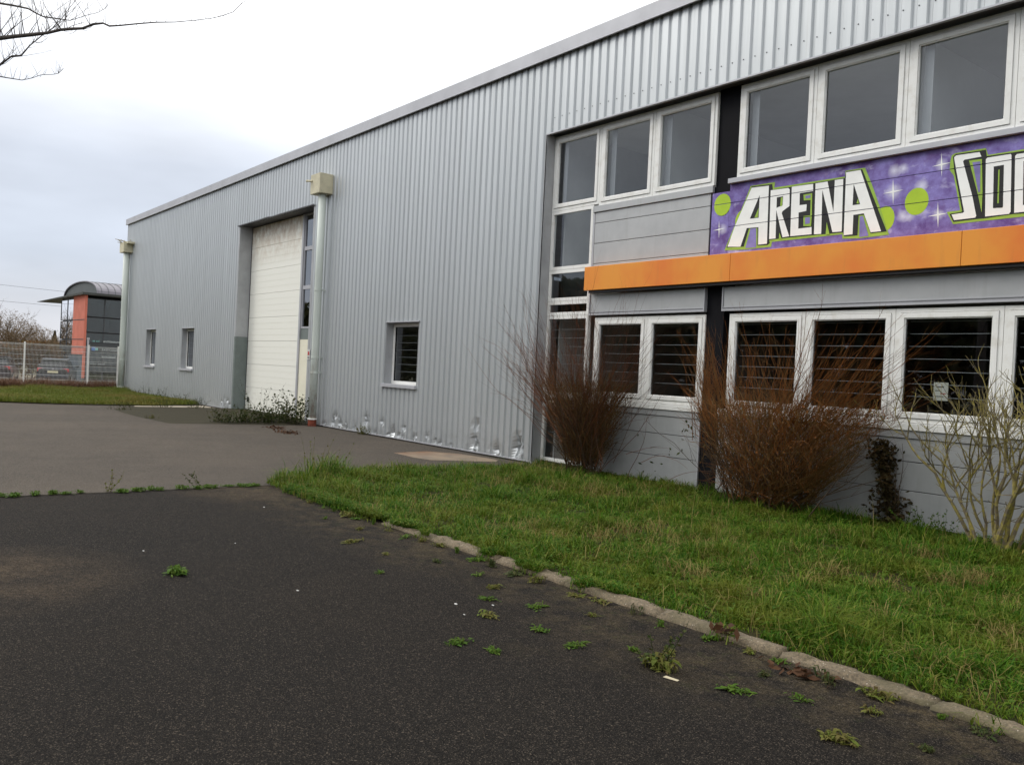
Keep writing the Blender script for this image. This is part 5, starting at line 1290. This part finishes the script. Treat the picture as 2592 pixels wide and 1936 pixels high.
def litter(loc, s, mat, label, seed, cat='litter', name='litter_scrap', group='white litter scraps on the dark asphalt'):
    rn = random.Random(seed); mb = MB(); n = 7; ring = [(math.cos(6.283 * i / n) * s * rn.uniform(.6, 1.2), math.sin(6.283 * i / n) * s * .6 * rn.uniform(.6, 1.2), rn.uniform(.001, s * .35)) for i in range(n)]
    mb.add([(0, 0, s * .45)] + ring + [(x, y, 0) for x, y, _ in ring], [(0, 1 + i, 1 + (i + 1) % n) for i in range(n)] + [(1 + i, 1 + n + i, 1 + n + (i + 1) % n, 1 + (i + 1) % n) for i in range(n)])
    o = mb.build(name, mat); o.location = loc; tag(o, label, cat, group); return o
for k, (x, y, s, lb) in enumerate(LITTER): litter((x, y, z), s * .65, 'litter', lb, 300 + k)
def leafpile(loc, n, spread, label, seed):
    rn = random.Random(seed); mb = MB()
    for _ in range(n):
        p = Vector((rn.gauss(0, spread), rn.gauss(0, spread * .5), abs(rn.gauss(.012, .015)))); s = rn.uniform(.025, .05)
        u = Vector((rn.gauss(0, 1), rn.gauss(0, 1), rn.gauss(0, .5))).normalized() * s; v = u.cross(Vector((rn.gauss(0, .5), rn.gauss(0, .5), 1))).normalized() * s * .5
        mb.add([p - u, p + v, p + u, p - v + Vector((0, 0, s * .3))], [(0, 1, 2), (0, 2, 3)])
    o = mb.build('dead_leaves', 'brownleaf'); o.location = loc; tag(o, label, 'leaves', 'clumps of dead leaves'); return o
leafpile((-2.90, -5.78, z), 34, .10, 'dark clump of dead leaves lying against the kerb at right', 1)
leafpile((-3.58, -5.66, -.0), 16, .06, 'few dead leaves caught on the kerb top', 2)
leafpile((-20.65, -1.5, YZ), 90, .22, 'far brown streak of dead leaves on the yard near the downpipe', 3)
leafpile((-19.4, -1.8, YZ), 110, .24, 'nearer brown streak of dead leaves on the yard near the downpipe', 4)
ro = MB().add([(0, 0, 0), (.09, .02, 0), (.095, .032, .006), (.01, .018, .008)], [(0, 1, 2, 3)]).build('wood_sliver', 'wood_debris'); ro.location = (-3.28, -6.55, z + .004); tag(ro, 'pale sliver of wood below the straggly weed clump', 'wood')

nt = empty('window_notice', (-5.10, .275, 1.54)); tag(nt, 'square pale notice hanging inside the third lower window', 'notice')
MB().box(-5.185, -5.01, .272, .278, 1.54, 1.76).build('sheet', 'paper', nt)
mb = MB(); mb.box(-5.15, -5.06, .2695, .2715, 1.70, 1.715)
mb.build('heading', 'ink', nt)
for k, (a, b) in enumerate(((-5.165, -5.11), (-5.10, -5.035), (-5.165, -5.06))):
    MB().box(a, b, .2695, .2715, 1.655 - k * .035, 1.665 - k * .035).build('text_line', 'ink' if k != 1 else 'red_ink', nt)
nt = empty('safety_sign', (-22.30, -.015, 1.72)); tag(nt, 'small white sign with red mark between cream door and downpipe', 'sign')
MB().box(-22.36, -22.20, -.02, -.008, 1.72, 2.0).build('plate', 'litter', nt)
MB().box(-22.33, -22.23, -.024, -.0205, 1.84, 1.94).build('red_mark', 'red_ink', nt)
MB().box(-22.33, -22.23, -.024, -.0205, 1.76, 1.79).build('text_bar', 'ink', nt)
